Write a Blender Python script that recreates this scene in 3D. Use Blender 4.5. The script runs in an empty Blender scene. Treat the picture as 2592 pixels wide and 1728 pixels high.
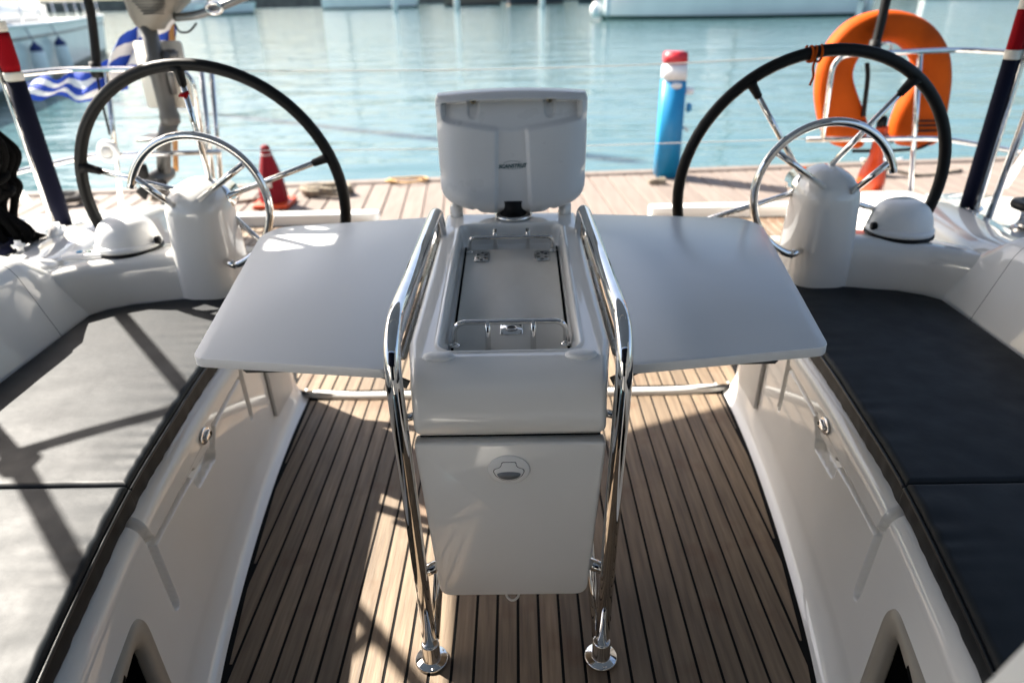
import bpy, bmesh, math, random
import numpy as np
from mathutils import Vector, Matrix, noise
random.seed(7)
rng = np.random.default_rng(7)
SC = bpy.context.scene
COL = SC.collection
R_ = math.radians

# ------------------------------------------------------------------ camera, light, exposure
cam = bpy.data.cameras.new('camera')
cam_o = bpy.data.objects.new('camera', cam); COL.objects.link(cam_o)
right, down, fwd = (.99977954, .00206825, -.02089471), (-.01765147, -.45611781, -.88974433), (-.01137066, .889917, -.45598074)
m = Matrix.Identity(4)
for i in range(3):
    m[i][0] = right[i]; m[i][1] = -down[i]; m[i][2] = -fwd[i]
m.translation = (.02, 0, 1.3)
cam_o.matrix_world = m
cam.sensor_width = 36; cam.lens = 1724 * 36 / 2592
cam.clip_start = .02; cam.clip_end = 3000
cam.dof.use_dof = True; cam.dof.focus_distance = 1.30; cam.dof.aperture_fstop = 2.5; cam.dof.aperture_blades = 0
SC.camera = cam_o

SUN = Vector((-.93, .61, 1.0)).normalized()
world = bpy.data.worlds.new('World'); SC.world = world; world.use_nodes = True
wn = world.node_tree
sky = wn.nodes.new('ShaderNodeTexSky'); sky.sky_type = 'NISHITA'; sky.sun_disc = False
sky.sun_elevation = math.asin(SUN.z); sky.sun_rotation = math.atan2(SUN.x, SUN.y)
sky.dust_density = 3.5; sky.air_density = 1.0; sky.ozone_density = 1.0
wn.links.new(sky.outputs[0], wn.nodes['Background'].inputs[0])
wn.nodes['Background'].inputs[1].default_value = .065
sun = bpy.data.lights.new('sun', 'SUN'); sun.energy = 4.8; sun.angle = R_(.5); sun.color = (1, .93, .83)
sun_o = bpy.data.objects.new('sun', sun); COL.objects.link(sun_o)
sun_o.rotation_euler = SUN.to_track_quat('Z', 'Y').to_euler()
SC.view_settings.view_transform = 'Standard'; SC.view_settings.look = 'None'
SC.view_settings.exposure = 2.05; SC.view_settings.gamma = 1; SC.view_settings.use_curve_mapping = False
SC.render.engine = 'CYCLES'
SC.cycles.max_bounces = 8; SC.cycles.glossy_bounces = 4; SC.cycles.diffuse_bounces = 4
SC.cycles.caustics_reflective = False; SC.cycles.caustics_refractive = False
SC.cycles.use_denoising = True
SC.cycles.sample_clamp_indirect = 8

# ------------------------------------------------------------------ materials
def mat(name, col, rough=.4, metal=0., col2=None, scale=8., stretch=(1, 1, 1), mixc=.5, rvar=0., bump=0., bscale=60., bstretch=None, spec=.5,
        obj_var=0., detail=4., coat=0., sharp=(.35, .65), coords='Object'):
    M = bpy.data.materials.new(name); M.use_nodes = True
    nt = M.node_tree; N = nt.nodes; L = nt.links; B = N['Principled BSDF']
    B.inputs['Base Color'].default_value = (*col, 1); B.inputs['Roughness'].default_value = rough
    B.inputs['Metallic'].default_value = metal; B.inputs['Specular IOR Level'].default_value = spec
    if coat: B.inputs['Coat Weight'].default_value = coat; B.inputs['Coat Roughness'].default_value = .06
    tc = N.new('ShaderNodeTexCoord')
    def ntex(sc_, st, det):
        mp = N.new('ShaderNodeMapping'); mp.inputs['Scale'].default_value = st
        L.new(tc.outputs[coords], mp.inputs[0])
        t = N.new('ShaderNodeTexNoise'); t.inputs['Scale'].default_value = sc_; t.inputs['Detail'].default_value = det
        L.new(mp.outputs[0], t.inputs['Vector']); return t
    last = None
    if col2 is not None:
        t = ntex(scale, stretch, detail)
        mr = N.new('ShaderNodeMapRange'); mr.inputs[1].default_value = sharp[0]; mr.inputs[2].default_value = sharp[1]
        L.new(t.outputs[0], mr.inputs[0])
        mx = N.new('ShaderNodeMix'); mx.data_type = 'RGBA'
        mx.inputs[6].default_value = (*col, 1); mx.inputs[7].default_value = (*col2, 1)
        L.new(mr.outputs[0], mx.inputs[0]); last = mx.outputs[2]
    if obj_var:
        oi = N.new('ShaderNodeObjectInfo'); hsv = N.new('ShaderNodeHueSaturation')
        mr = N.new('ShaderNodeMapRange'); mr.inputs[3].default_value = 1 - obj_var; mr.inputs[4].default_value = 1 + obj_var
        L.new(oi.outputs['Random'], mr.inputs[0]); L.new(mr.outputs[0], hsv.inputs['Value'])
        if last: L.new(last, hsv.inputs['Color'])
        else: hsv.inputs['Color'].default_value = (*col, 1)
        last = hsv.outputs[0]
    if last: L.new(last, B.inputs['Base Color'])
    if rvar:
        t = ntex(scale * 1.7 + 3, stretch, 5)
        mr = N.new('ShaderNodeMapRange'); mr.inputs[1].default_value = .3; mr.inputs[2].default_value = .7
        mr.inputs[3].default_value = max(.02, rough - rvar); mr.inputs[4].default_value = rough + rvar
        L.new(t.outputs[0], mr.inputs[0]); L.new(mr.outputs[0], B.inputs['Roughness'])
    if bump:
        t = ntex(bscale, bstretch or (1, 1, 1), 3)
        b = N.new('ShaderNodeBump'); b.inputs['Strength'].default_value = 1; b.inputs['Distance'].default_value = bump
        L.new(t.outputs[0], b.inputs['Height']); L.new(b.outputs[0], B.inputs['Normal'])
    return M

GEL = mat('gelcoat', (.80, .79, .76), .035, col2=(.765, .75, .715), scale=3, rvar=.02, bump=.0004, bscale=1.4, spec=.75)
GELIN = mat('gelcoat_mould', (.76, .745, .71), .18, col2=(.73, .715, .68), scale=4, rvar=.06, bump=.0008, bscale=4)
CHROME = mat('polished_steel', (.80, .785, .76), .025, 1., col2=(.72, .705, .68), scale=25, rvar=.018)
STEEL = mat('brushed_steel', (.62, .60, .57), .25, 1., rvar=.08)
DARKSTEEL = mat('dark_steel', (.18, .18, .18), .4, .8)
CAULK = mat('deck_caulk', (.0025, .0025, .003), .8, spec=.2)
LEAF = mat('sky_tinted_laminate', (.60, .635, .665), .26, col2=(.565, .60, .63), scale=3.0, stretch=(1, 2.2, 1), rvar=0, bump=0, bscale=60, detail=3, sharp=(.25, .8))  # blue-grey tone paints the sky's reflection into the leaf tops
TRAYF = mat('tray_panel', (.76, .74, .69), .4, col2=(.68, .655, .60), scale=5, stretch=(2.2, .8, 1), rvar=.05, detail=7)
RUBBER = mat('black_rubber', (.0028, .003, .003), .5, rvar=.08, bump=.0002, bscale=300, spec=.25)
BLACK = mat('black_plastic', (.0025, .0025, .003), .55, spec=.25)
BLACKROPE = mat('black_rope', (.0022, .0022, .0022), .9, bump=.002, bscale=160, spec=.1)
DARKVOID = mat('locker_inside', (.0025, .0025, .0025), .95, spec=.1)
BEIGE = mat('beige_plastic', (.36, .32, .26), .42, col2=(.32, .285, .235), scale=8)
PADW = mat('white_plastic', (.80, .80, .79), .38)
GREYP = mat('pale_grey_plastic', (.55, .54, .52), .45, col2=(.50, .49, .47), scale=6)
PODW = mat('pod_plastic', (.66, .655, .65), .30, col2=(.62, .615, .61), scale=5, rvar=.04)
VINYL = mat('navy_vinyl', (.0012, .0036, .0064), .57, col2=(.0026, .006, .009), scale=7, rvar=.05, bump=.0005, bscale=34, spec=.33, detail=8)
PIPING = mat('vinyl_piping', (.003, .004, .005), .4, spec=.45)
ORANGE = mat('orange_cloth', (.50, .075, .0015), .7, col2=(.42, .060, .0012), scale=9, bump=.003, bscale=14, spec=.15)
ORANGEP = mat('orange_plastic', (.60, .055, .005), .35)
REDCL = mat('red_cloth', (.26, .003, .008), .85, bump=.0008, bscale=400, spec=.12)
NAVYCL = mat('navy_cloth', (.0025, .0035, .016), .85, bump=.0008, bscale=400, spec=.2)
CREAM = mat('cream_cloth', (.72, .68, .60), .8)
CANVAS = mat('bimini_canvas', (.022, .036, .06), .9, bump=.001, bscale=200)
_n = CANVAS.node_tree.nodes; _l = CANVAS.node_tree.links; _t = _n.new('ShaderNodeBsdfTranslucent'); _t.inputs[0].default_value = (.16, .20, .26, 1)
_m = _n.new('ShaderNodeMixShader'); _m.inputs[0].default_value = .10; _l.new(_n['Principled BSDF'].outputs[0], _m.inputs[1]); _l.new(_t.outputs[0], _m.inputs[2]); _l.new(_m.outputs[0], _n['Material Output'].inputs[0])
CONERED = mat('cone_plastic', (.22, .004, .010), .6, col2=(.17, .003, .009), scale=9, spec=.2)
POSTBLUE = mat('blue_paint', (.008, .235, .48), .4, col2=(.012, .21, .43), scale=4)
POSTRED = mat('red_paint', (.50, .02, .03), .4)
WHITE = mat('white_paint', (.80, .80, .79), .35, col2=(.74, .74, .72), scale=3)
TRUNK = mat('oiled_wood', (.40, .19, .05), .4, col2=(.30, .13, .035), scale=20, stretch=(4, 4, .5))
ENGINE = mat('engine_grey', (.10, .098, .092), .42, col2=(.075, .073, .07), scale=9, rvar=.08)
ENGINEC = mat('engine_cowl', (.22, .20, .17), .5, col2=(.18, .165, .14), scale=5)
ROPE = mat('mooring_rope', (.32, .27, .19), .9, col2=(.12, .10, .08), scale=30, bump=.003, bscale=120)
ROPED = mat('dark_rope', (.05, .048, .045), .9, col2=(.10, .09, .08), scale=30, bump=.003, bscale=120)
ROPEO = mat('tan_rope', (.55, .33, .14), .9, bump=.003, bscale=120)
HULLW = mat('hull_white', (.78, .79, .77), .22, col2=(.72, .735, .72), scale=.6)
HULLG = mat('hull_stripe', (.012, .055, .042), .4)
HULLB = mat('hull_brown', (.16, .12, .09), .5)
HULLK = mat('hull_dark', (.02, .025, .035), .35)
GLASSD = mat('dark_window', (.012, .014, .018), .08)
FENDER = mat('fender_white', (.74, .75, .74), .4)
FENDERB = mat('fender_blue', (.008, .02, .12), .45)
MASTSHADE = mat('mast_shade_dark', (.07, .08, .075), .5, .0)  # alloy masts coloured dark to paint in their backlit, shaded side
STONE = mat('quay_stone', (.17, .15, .13), .9, col2=(.10, .09, .08), scale=.8)
LEAFG = mat('foliage', (.045, .075, .030), .8, col2=(.028, .05, .022), scale=.4)
BARK = mat('bark', (.10, .075, .05), .9)
HILLS = mat('hill_scrub', (.075, .085, .045), .95, col2=(.14, .12, .075), scale=.05)
WALLC = mat('render_cream', (.70, .60, .44), .9)
INK = mat('teal_ink', (.015, .085, .095), .5)

def teak_mat(name, a, b, val):
    M = mat(name, a, .62, col2=b, scale=9, stretch=(9, .55, 9), obj_var=val, detail=8, bump=.0006, bscale=26, bstretch=(9, .6, 9), rvar=.1, sharp=(.30, .72))
    nt = M.node_tree; N = nt.nodes; L = nt.links; B = N['Principled BSDF']
    src = B.inputs['Base Color'].links[0].from_socket
    tc = N.new('ShaderNodeTexCoord'); t = N.new('ShaderNodeTexNoise'); t.inputs['Scale'].default_value = 5.5; t.inputs['Detail'].default_value = 6
    L.new(tc.outputs['Object'], t.inputs['Vector'])
    mr = N.new('ShaderNodeMapRange'); mr.inputs[1].default_value = .56; mr.inputs[2].default_value = .70; mr.inputs[4].default_value = .65
    L.new(t.outputs[0], mr.inputs[0])
    mx = N.new('ShaderNodeMix'); mx.data_type = 'RGBA'; mx.inputs[7].default_value = (.12, .06, .03, 1)
    L.new(mr.outputs[0], mx.inputs[0]); L.new(src, mx.inputs[6]); L.new(mx.outputs[2], B.inputs['Base Color'])
    return M
TEAK = teak_mat('teak', (.228, .168, .110), (.120, .085, .056), .20)
PONT = mat('pontoon_board', (.185, .150, .127), .8, col2=(.152, .120, .100), scale=5, stretch=(6, .6, 1), obj_var=.07, detail=6)

def water_mat():
    M = bpy.data.materials.new('harbour_water'); M.use_nodes = True
    nt = M.node_tree; N = nt.nodes; L = nt.links; B = N['Principled BSDF']
    B.inputs['Base Color'].default_value = (.056, .118, .130, 1); B.inputs['Roughness'].default_value = .04; B.inputs['IOR'].default_value = 1.333
    tc = N.new('ShaderNodeTexCoord'); prev = None
    for sc_, st, dist in ((.55, (.5, 1.5, 1), .10), (1.9, (.55, 1.6, 1), .035), (6.5, (.7, 1.4, 1), .006)):
        mp = N.new('ShaderNodeMapping'); mp.inputs['Scale'].default_value = st; mp.inputs['Rotation'].default_value = (0, 0, R_(12 * sc_))
        L.new(tc.outputs['Object'], mp.inputs[0])
        t = N.new('ShaderNodeTexNoise'); t.inputs['Scale'].default_value = sc_; t.inputs['Detail'].default_value = 2
        L.new(mp.outputs[0], t.inputs['Vector'])
        b = N.new('ShaderNodeBump'); b.inputs['Distance'].default_value = dist; b.inputs['Strength'].default_value = 1
        L.new(t.outputs[0], b.inputs['Height'])
        if prev: L.new(prev, b.inputs['Normal'])
        prev = b.outputs[0]
    L.new(prev, B.inputs['Normal'])
    return M
WATER = water_mat()

def flag_mat():
    M = bpy.data.materials.new('flag_cloth'); M.use_nodes = True
    nt = M.node_tree; N = nt.nodes; L = nt.links; B = N['Principled BSDF']; B.inputs['Roughness'].default_value = .8
    uv = N.new('ShaderNodeUVMap'); uv.uv_map = 'UVMap'; sx = N.new('ShaderNodeSeparateXYZ'); L.new(uv.outputs[0], sx.inputs[0])
    def mth(op, a, b=None):
        n = N.new('ShaderNodeMath'); n.operation = op
        for i, v in enumerate((a, b)):
            if v is None: continue
            if isinstance(v, (int, float)): n.inputs[i].default_value = v
            else: L.new(v, n.inputs[i])
        return n.outputs[0]
    U, V = sx.outputs[0], sx.outputs[1]
    stripe = mth('LESS_THAN', mth('MODULO', mth('MULTIPLY', V, 4.5), 1.0), .5)          # nine stripes, blue outermost
    canton = mth('MULTIPLY', mth('LESS_THAN', U, .37), mth('GREATER_THAN', V, 4 / 9))
    cu = mth('ABSOLUTE', mth('SUBTRACT', U, .185)); cv = mth('ABSOLUTE', mth('SUBTRACT', V, .722))
    cross = mth('MAXIMUM', mth('LESS_THAN', cu, .037), mth('LESS_THAN', cv, .055))
    cblue = mth('SUBTRACT', 1.0, cross)
    f = mth('ADD', mth('MULTIPLY', canton, cblue), mth('MULTIPLY', mth('SUBTRACT', 1.0, canton), stripe))
    mx = N.new('ShaderNodeMix'); mx.data_type = 'RGBA'; mx.inputs[6].default_value = (.74, .73, .74, 1); mx.inputs[7].default_value = (.010, .055, .40, 1)
    L.new(f, mx.inputs[0]); L.new(mx.outputs[2], B.inputs['Base Color'])
    return M
FLAG = flag_mat()

# ------------------------------------------------------------------ object helpers
def put(name, me, mt, parent=None, smooth=True, label=None, cat=None, group=None, kind=None):
    if isinstance(me, tuple):
        v, f = me[0], me[1]
        me = bpy.data.meshes.new(name); me.from_pydata([tuple(map(float, p)) for p in v], [], f); me.update()
    elif isinstance(me, bmesh.types.BMesh):
        b = me; me = bpy.data.meshes.new(name); b.to_mesh(me); b.free()
    if smooth: me.polygons.foreach_set('use_smooth', [True] * len(me.polygons))
    if mt is not None and not me.materials: me.materials.append(mt)
    o = bpy.data.objects.new(name, me); COL.objects.link(o)
    if parent is not None:
        o.parent = parent; bpy_inv(o, parent)
    tagit(o, label, cat, group, kind)
    return o
def bpy_inv(o, parent):
    t = Vector((0, 0, 0)); p = parent
    while p is not None:
        t += p.location if p.parent is None else Vector((0, 0, 0)); p = p.parent
    if parent.parent is None:
        o.matrix_parent_inverse = Matrix.Translation(-parent.location)
def tagit(o, label=None, cat=None, group=None, kind=None):
    for k, v in (('label', label), ('category', cat), ('group', group), ('kind', kind)):
        if v: o[k] = v
    return o
def thing(name, label, cat, loc=(0, 0, 0), group=None):
    o = bpy.data.objects.new(name, None); COL.objects.link(o); o.location = loc; o.empty_display_size = .1
    return tagit(o, label, cat, group)
def sharpen(o, ang=40):
    me = o.data
    bm = bmesh.new(); bm.from_mesh(me)
    for e in bm.edges:
        if len(e.link_faces) == 2 and e.calc_face_angle(0) > R_(ang): e.smooth = False
    bm.to_mesh(me); bm.free(); return o

def join(*ms):
    V, F = [], []
    for v, f in ms:
        k = len(V); V += [tuple(p) for p in v]; F += [tuple(i + k for i in q) for q in f]
    return V, F
def flipx(m):
    return [(-p[0], p[1], p[2]) for p in m[0]], [tuple(reversed(q)) for q in m[1]]
def side(m, s): return m if s > 0 else flipx(m)
def grid(P, wrapu=False, flip=False):
    """P: array (n, m, 3)"""
    n, k = P.shape[:2]; F = []
    for i in range(n - 1):
        for j in range(k if wrapu else k - 1):
            j2 = (j + 1) % k
            q = (i * k + j, i * k + j2, (i + 1) * k + j2, (i + 1) * k + j)
            F.append(q[::-1] if flip else q)
    return [tuple(p) for p in P.reshape(-1, 3)], F
def catmull(pts, n=8, closed=False):
    P = [Vector(p) for p in pts]; out = []; L = len(P)
    for i in range(L if closed else L - 1):
        a = P[(i - 1) % L] if closed or i > 0 else P[0] * 2 - P[1]
        b, c = P[i], P[(i + 1) % L]
        d = P[(i + 2) % L] if closed or i + 2 < L else c * 2 - b
        for t in range(n):
            t /= n
            out.append(.5 * ((2 * b) + (c - a) * t + (2 * a - 5 * b + 4 * c - d) * t * t + (3 * b - a - 3 * c + d) * t ** 3))
    if not closed: out.append(P[-1])
    return out
def fillet(pts, r, n=6):
    """polyline with rounded bends"""
    P = [Vector(p) for p in pts]; out = [P[0]]
    for i in range(1, len(P) - 1):
        a, b, c = P[i - 1], P[i], P[i + 1]
        u, w = (a - b), (c - b); rr = min(r, u.length * .49, w.length * .49)
        p, q = b + u.normalized() * rr, b + w.normalized() * rr
        for k in range(n + 1):
            t = k / n; out.append(p * (1 - t) ** 2 + b * 2 * t * (1 - t) + q * t * t)
    out.append(P[-1]); return out
def tube(pts, r, seg=12, closed=False, caps=True):
    P = [Vector(p) for p in pts]; n = len(P); V, F = [], []
    rr = r if hasattr(r, '__len__') else [r] * n
    nrm = None
    for i in range(n):
        a = P[i - 1] if (i > 0 or closed) else P[0]; b = P[(i + 1) % n] if (i < n - 1 or closed) else P[-1]
        t = (b - a).normalized()
        if nrm is None:
            nrm = t.orthogonal().normalized()
        nrm = (nrm - t * nrm.dot(t)).normalized(); bn = t.cross(nrm)
        for k in range(seg):
            th = 2 * math.pi * k / seg
            V.append(P[i] + (nrm * math.cos(th) + bn * math.sin(th)) * rr[i])
    for i in range(n if closed else n - 1):
        for k in range(seg):
            i2 = (i + 1) % n; k2 = (k + 1) % seg
            F.append((i * seg + k, i * seg + k2, i2 * seg + k2, i2 * seg + k))
    if caps and not closed:
        F.append(tuple(range(seg))[::-1]); F.append(tuple((n - 1) * seg + k for k in range(seg)))
    return V, F
def lathe(prof, c=(0, 0, 0), seg=32, ax='z', sx=1., sy=1.):
    """prof: (r, h) list"""
    V, F = [], []; n = len(prof)
    for r, h in prof:
        for k in range(seg):
            a = 2 * math.pi * k / seg; x, y = r * math.cos(a) * sx, r * math.sin(a) * sy
            p = (x, y, h) if ax == 'z' else ((x, -h, y) if ax == 'y' else (h, x, y))
            V.append((p[0] + c[0], p[1] + c[1], p[2] + c[2]))
    for i in range(n - 1):
        for k in range(seg):
            k2 = (k + 1) % seg; F.append((i * seg + k, i * seg + k2, (i + 1) * seg + k2, (i + 1) * seg + k))
    F.append(tuple(range(seg))[::-1]); F.append(tuple((n - 1) * seg + k for k in range(seg)))
    return V, F
def rpoly(pts, rad, n=5):
    """2-D polygon with rounded corners; rad scalar or list"""
    L = len(pts); rad = rad if hasattr(rad, '__len__') else [rad] * L; out = []
    for i in range(L):
        a, b, c = (Vector((*pts[j % L], 0)) for j in (i - 1, i, i + 1))
        u, w = a - b, c - b; rr = min(rad[i], u.length * .49, w.length * .49)
        if rr < 1e-6: out.append((b.x, b.y)); continue
        p, q = b + u.normalized() * rr, b + w.normalized() * rr
        for k in range(n + 1):
            t = k / n; z = p * (1 - t) ** 2 + b * 2 * t * (1 - t) + q * t * t; out.append((z.x, z.y))
    return out
def prism(poly, z0, z1, bev=.003, seg=2, f=None):
    """bevelled prism of a 2-D polygon; f maps (a, b, h) to a 3-D point"""
    bm = bmesh.new()
    vs = [bm.verts.new((p[0], p[1], z0)) for p in poly]
    fc = bm.faces.new(vs)
    ex = bmesh.ops.extrude_face_region(bm, geom=[fc])
    up = [g for g in ex['geom'] if isinstance(g, bmesh.types.BMVert)]
    for v in up: v.co.z = z1
    bmesh.ops.recalc_face_normals(bm, faces=bm.faces)
    if bev:
        es = [e for e in bm.edges if abs(e.verts[0].co.z - e.verts[1].co.z) < 1e-7]
        bmesh.ops.bevel(bm, geom=es, offset=bev, segments=seg, affect='EDGES', profile=.5, clamp_overlap=True)
    if f:
        for v in bm.verts: v.co = f(*v.co)
        bmesh.ops.recalc_face_normals(bm, faces=bm.faces)
    return bm
def box(c, s, bev=.004, rot=None, seg=2):
    bm = bmesh.new(); bmesh.ops.create_cube(bm, size=1)
    bmesh.ops.scale(bm, vec=s, verts=bm.verts)
    if bev: bmesh.ops.bevel(bm, geom=bm.edges[:], offset=bev, segments=seg, affect='EDGES', clamp_overlap=True)
    if rot: bmesh.ops.rotate(bm, matrix=Matrix.Rotation(rot[0], 3, rot[1]), verts=bm.verts)
    bmesh.ops.translate(bm, vec=c, verts=bm.verts)
    return bm
def bmj(*bs):
    out = bmesh.new()
    for b in bs:
        if isinstance(b, tuple):
            me = bpy.data.meshes.new('tmp'); me.from_pydata([tuple(map(float, p)) for p in b[0]], [], b[1])
        else:
            me = bpy.data.meshes.new('tmp'); b.to_mesh(me); b.free()
        out.from_mesh(me); bpy.data.meshes.remove(me)
    return out
def itp(xs, ys): return lambda v: np.interp(v, xs, ys)
def smooth(a, b, x):
    t = np.clip((x - a) / (b - a), 0, 1); return t * t * (3 - 2 * t)
def seg_d(px, py, pts):
    """distance field to a polyline"""
    d = np.full(px.shape, 9.)
    for (x0, y0), (x1, y1) in zip(pts[:-1], pts[1:]):
        ex, ey = x1 - x0, y1 - y0; t = np.clip(((px - x0) * ex + (py - y0) * ey) / (ex * ex + ey * ey), 0, 1)
        d = np.minimum(d, np.hypot(px - x0 - t * ex, py - y0 - t * ey))
    return d

# shape of the cockpit well, half-widths by distance aft (y)
_ys = np.linspace(-.4, 2.4, 141)
def smoothed(xs, ys):
    v = np.interp(_ys, xs, ys); k = np.ones(15) / 15
    v2 = np.convolve(np.pad(v, 7, mode='edge'), k, 'valid'); return lambda y: np.interp(y, _ys, v2)
e_in = smoothed([-.4, .3, .6, .95, 1.14, 1.45, 1.7, 2.0, 2.4], [.30, .44, .545, .628, .66, .705, .73, .745, .75])     # edge of the sole
c_in = smoothed([-.4, .3, .65, 1.05, 1.53, 2.0, 2.4], [.46, .585, .680, .758, .805, .818, .82])                          # inner edge of the cushions

# ------------------------------------------------------------------ setting: water, shore, pontoon
def plane(x0, x1, y0, y1, z): return [(x0, y0, z), (x1, y0, z), (x1, y1, z), (x0, y1, z)], [(0, 1, 2, 3)]
WZ = -.8
put('water', plane(-900, 900, -60, 1400, WZ), WATER, smooth=False, kind='structure')
# far shore
n = 90; P = np.zeros((n, 5, 3))
for i in range(n):
    x = -420 + 840 * i / (n - 1)
    h = 13 + 6 * noise.noise((x * .008, 3, 0)) + 2.5 * noise.noise((x * .03, 1, 0))
    for j, (dy, k) in enumerate(((0, 0), (15, .15), (70, .6), (140, 1), (240, 1.1))):
        P[i, j] = (x, 215 + dy + 8 * noise.noise((x * .02, 7, 0)), WZ - .5 + h * k + (1.8 if j else 0))
put('hills', grid(P, flip=False), HILLS, kind='structure')
put('quay_wall', box((0, 190, .1), (840, 6, 3.0), .1), STONE, smooth=False, label='long dark stone quay wall along the far shore behind the boats', cat='wall')
def blob_tree(x, y, h, w, lab):
    t = thing('tree', lab, 'tree', (x, y, 1.4), 'trees along the far quay')
    put('trunk', tube([(x, y, 1.4), (x + .1, y, 1.4 + h * .35), (x, y + .1, 1.4 + h * .6)], [.28, .2, .1], 7), BARK, t)
    V, F = [], []
    for k in range(420):
        a = random.uniform(0, 6.28); z = random.random(); r = w * math.sqrt(max(0, 1 - (2 * z - 1) ** 2)) * random.uniform(.35, 1.0) * (1 + .3 * math.sin(3 * a + x))
        p = Vector((x + r * math.cos(a), y + r * math.sin(a), 1.4 + h * (.25 + .75 * z)))
        u = Vector((random.gauss(0, 1), random.gauss(0, 1), random.gauss(0, 1))).normalized(); v = u.orthogonal()
        s = random.uniform(.35, .8); b = len(V)
        V += [p - u * s - v * s * .6, p + u * s - v * s * .6, p + u * s * .9 + v * s * .6, p - u * s + v * s * .7]; F.append((b, b + 1, b + 2, b + 3))
    put('crown', (V, F), LEAFG, t, smooth=False)
tl = ['dark green tree on the far quay straight astern', 'dark bushy tree on the far quay behind the white sloop', 'tall dark tree on the far quay near the brown workboat',
      'low dark tree on the quay behind the big white hull', 'dark tree on the quay right of the big white hull', 'lone dark tree on the quay above the lifebuoy',
      'dark tree on the quay far left of the ensign', 'broad dark tree on the quay beside the cream building']
for (x, h, w), lab in zip([(0, 11, 5.5), (-26, 9, 5), (13, 13, 5), (48, 8, 5), (88, 10, 6), (70, 9, 5), (-72, 10, 6), (104, 9, 5)], tl):
    blob_tree(x, 195 + (x % 7), h, w, lab)
bld = thing('waterfront_building', 'cream rendered building on the far quay beyond the lifebuoy', 'building', (84, 206, 1.5))
put('wall', box((84, 206, 6), (22, 10, 9), .05), WALLC, bld, smooth=False)
put('roof', prism([(72, 200), (96, 200), (96, 212), (72, 212)], 10.5, 11.1, .05), STONE, bld, smooth=False)
for k in range(6): put('window', box((75.5 + 3.4 * k, 200.98, 7), (1.3, .1, 1.8), .02), GLASSD, bld, smooth=False)

def hull_mesh(x0, y0, x1, y1, beam, fb, stripe=.22, bow=.55, rise=.25, n=26, zb=WZ):
    """hull from stern (x0,y0) to bow (x1,y1); returns topsides, bootstripe and deck"""
    a = Vector((x0, y0, 0)); d = Vector((x1, y1, 0)) - a; L = d.length; d.normalize(); pn = Vector((-d.y, d.x, 0))
    def sec(t, z):   # half beam at station t, height 0..1
        hb = beam / 2 * (1 - max(0, (t - .45) / .55) ** 2.2) * (.86 + .14 * min(1, t / .3)); return hb * (.80 + .20 * z ** .6)
    def pt(t, z, sg):
        tt = t * (1 - bow / L * (1 - z) * (t > .5) * (t - .5) * 2)
        p = a + d * (tt * L) + pn * sg * sec(t, z); h = fb * (1 + rise * max(0, t - .3) ** 1.5); return (p.x, p.y, zb - .35 + (h + .35) * z)
    T = np.linspace(0, 1, n); zs0 = (.35 + stripe) / (fb + .35)
    def shell(z0, z1, k):
        P = np.zeros((n * 2, k, 3))
        for i, t in enumerate(T):
            for j, z in enumerate(np.linspace(z0, z1, k)):
                P[i, j] = pt(t, z, -1); P[2 * n - 1 - i, j] = pt(t, z, 1)
        P = np.concatenate([P, P[:1]]); return grid(P)
    V = [pt(t, .985, -1) for t in T] + [pt(t, .985, 1) for t in T]; F = [(i, i + 1, n + i + 1, n + i) for i in range(n - 1)]
    return shell(zs0, 1, 8), shell(0, zs0, 3), (V, F), pt
def boat(name, lab, x0, y0, x1, y1, beam, fb, mt, mast=0, mast_t=.55, grp='boats moored on the far side of the harbour', stripe=HULLG, house=True):
    t = thing(name, lab, 'boat', ((x0 + x1) / 2, (y0 + y1) / 2, WZ), grp)
    S, B, D, pt = hull_mesh(x0, y0, x1, y1, beam, fb)
    put('hull', S, mt, t); put('boot_stripe', B, stripe, t); put('deck', D, WHITE, t, smooth=False)
    c = Vector(pt(mast_t, 1, -1)).lerp(Vector(pt(mast_t, 1, 1)), .5)
    d = Vector((x1 - x0, y1 - y0, 0)).normalized(); L = math.hypot(x1 - x0, y1 - y0)
    if house:
        ang = math.atan2(d.y, d.x)
        put('cabin', box(c + d * (-L * .06) + Vector((0, 0, .3)), (L * .34, beam * .5, .75), .15, (ang, 'Z')), WHITE, t)
    if mast:
        put('mast', tube([c, c + Vector((0, 0, mast))], .17, 8), MASTSHADE, t)
        put('boom', tube([c + Vector((0, 0, 1.6)), c - d * L * .36 + Vector((0, 0, 1.7))], .15, 8), NAVYCL, t)
    return t, pt, c, d
# the big white hull across the water, right of centre
bt, pt, c, d = boat('white_yacht', 'large white yacht hull with dark green boot stripe across the water', 25.3, 57.2, 6.5, 60.2, 5.2, 2.0, HULLW, 22, .42)
for k, tt in enumerate((.34, .44, .56, .66, .8)):
    p = Vector(pt(tt, .80, 1)); q = Vector(pt(tt + .04, .80, 1)); 
    put('hull_window', box((p + q) / 2 + Vector((0, -.01, .02)), ((q - p).length, .08, .26), .03, (math.atan2(q.y - p.y, q.x - p.x), 'Z')), GLASSD, bt)
f0 = Vector((6.35, 58.0, -.05))
fb_ = thing('fender', 'round white buoy fender hanging at the bow of the big white yacht', 'fender', f0)
put('ball', lathe([(.001, -.55), (.25, -.5), (.42, -.3), (.5, 0), (.42, .3), (.25, .5), (.1, .6)], f0, 18), FENDER, fb_)
put('eye', lathe([(.12, .55), (.16, .65), (.12, .75)], f0, 12), FENDERB, fb_)
f0 = Vector((7.1, 57.4, .35))
fb_ = thing('fender', 'long white fender on the big yacht next to its bow', 'fender', f0)
put('body', lathe([(.02, -.9), (.2, -.8), (.24, -.5), (.24, .5), (.2, .8), (.05, .95)], f0, 16), FENDER, fb_)
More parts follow.
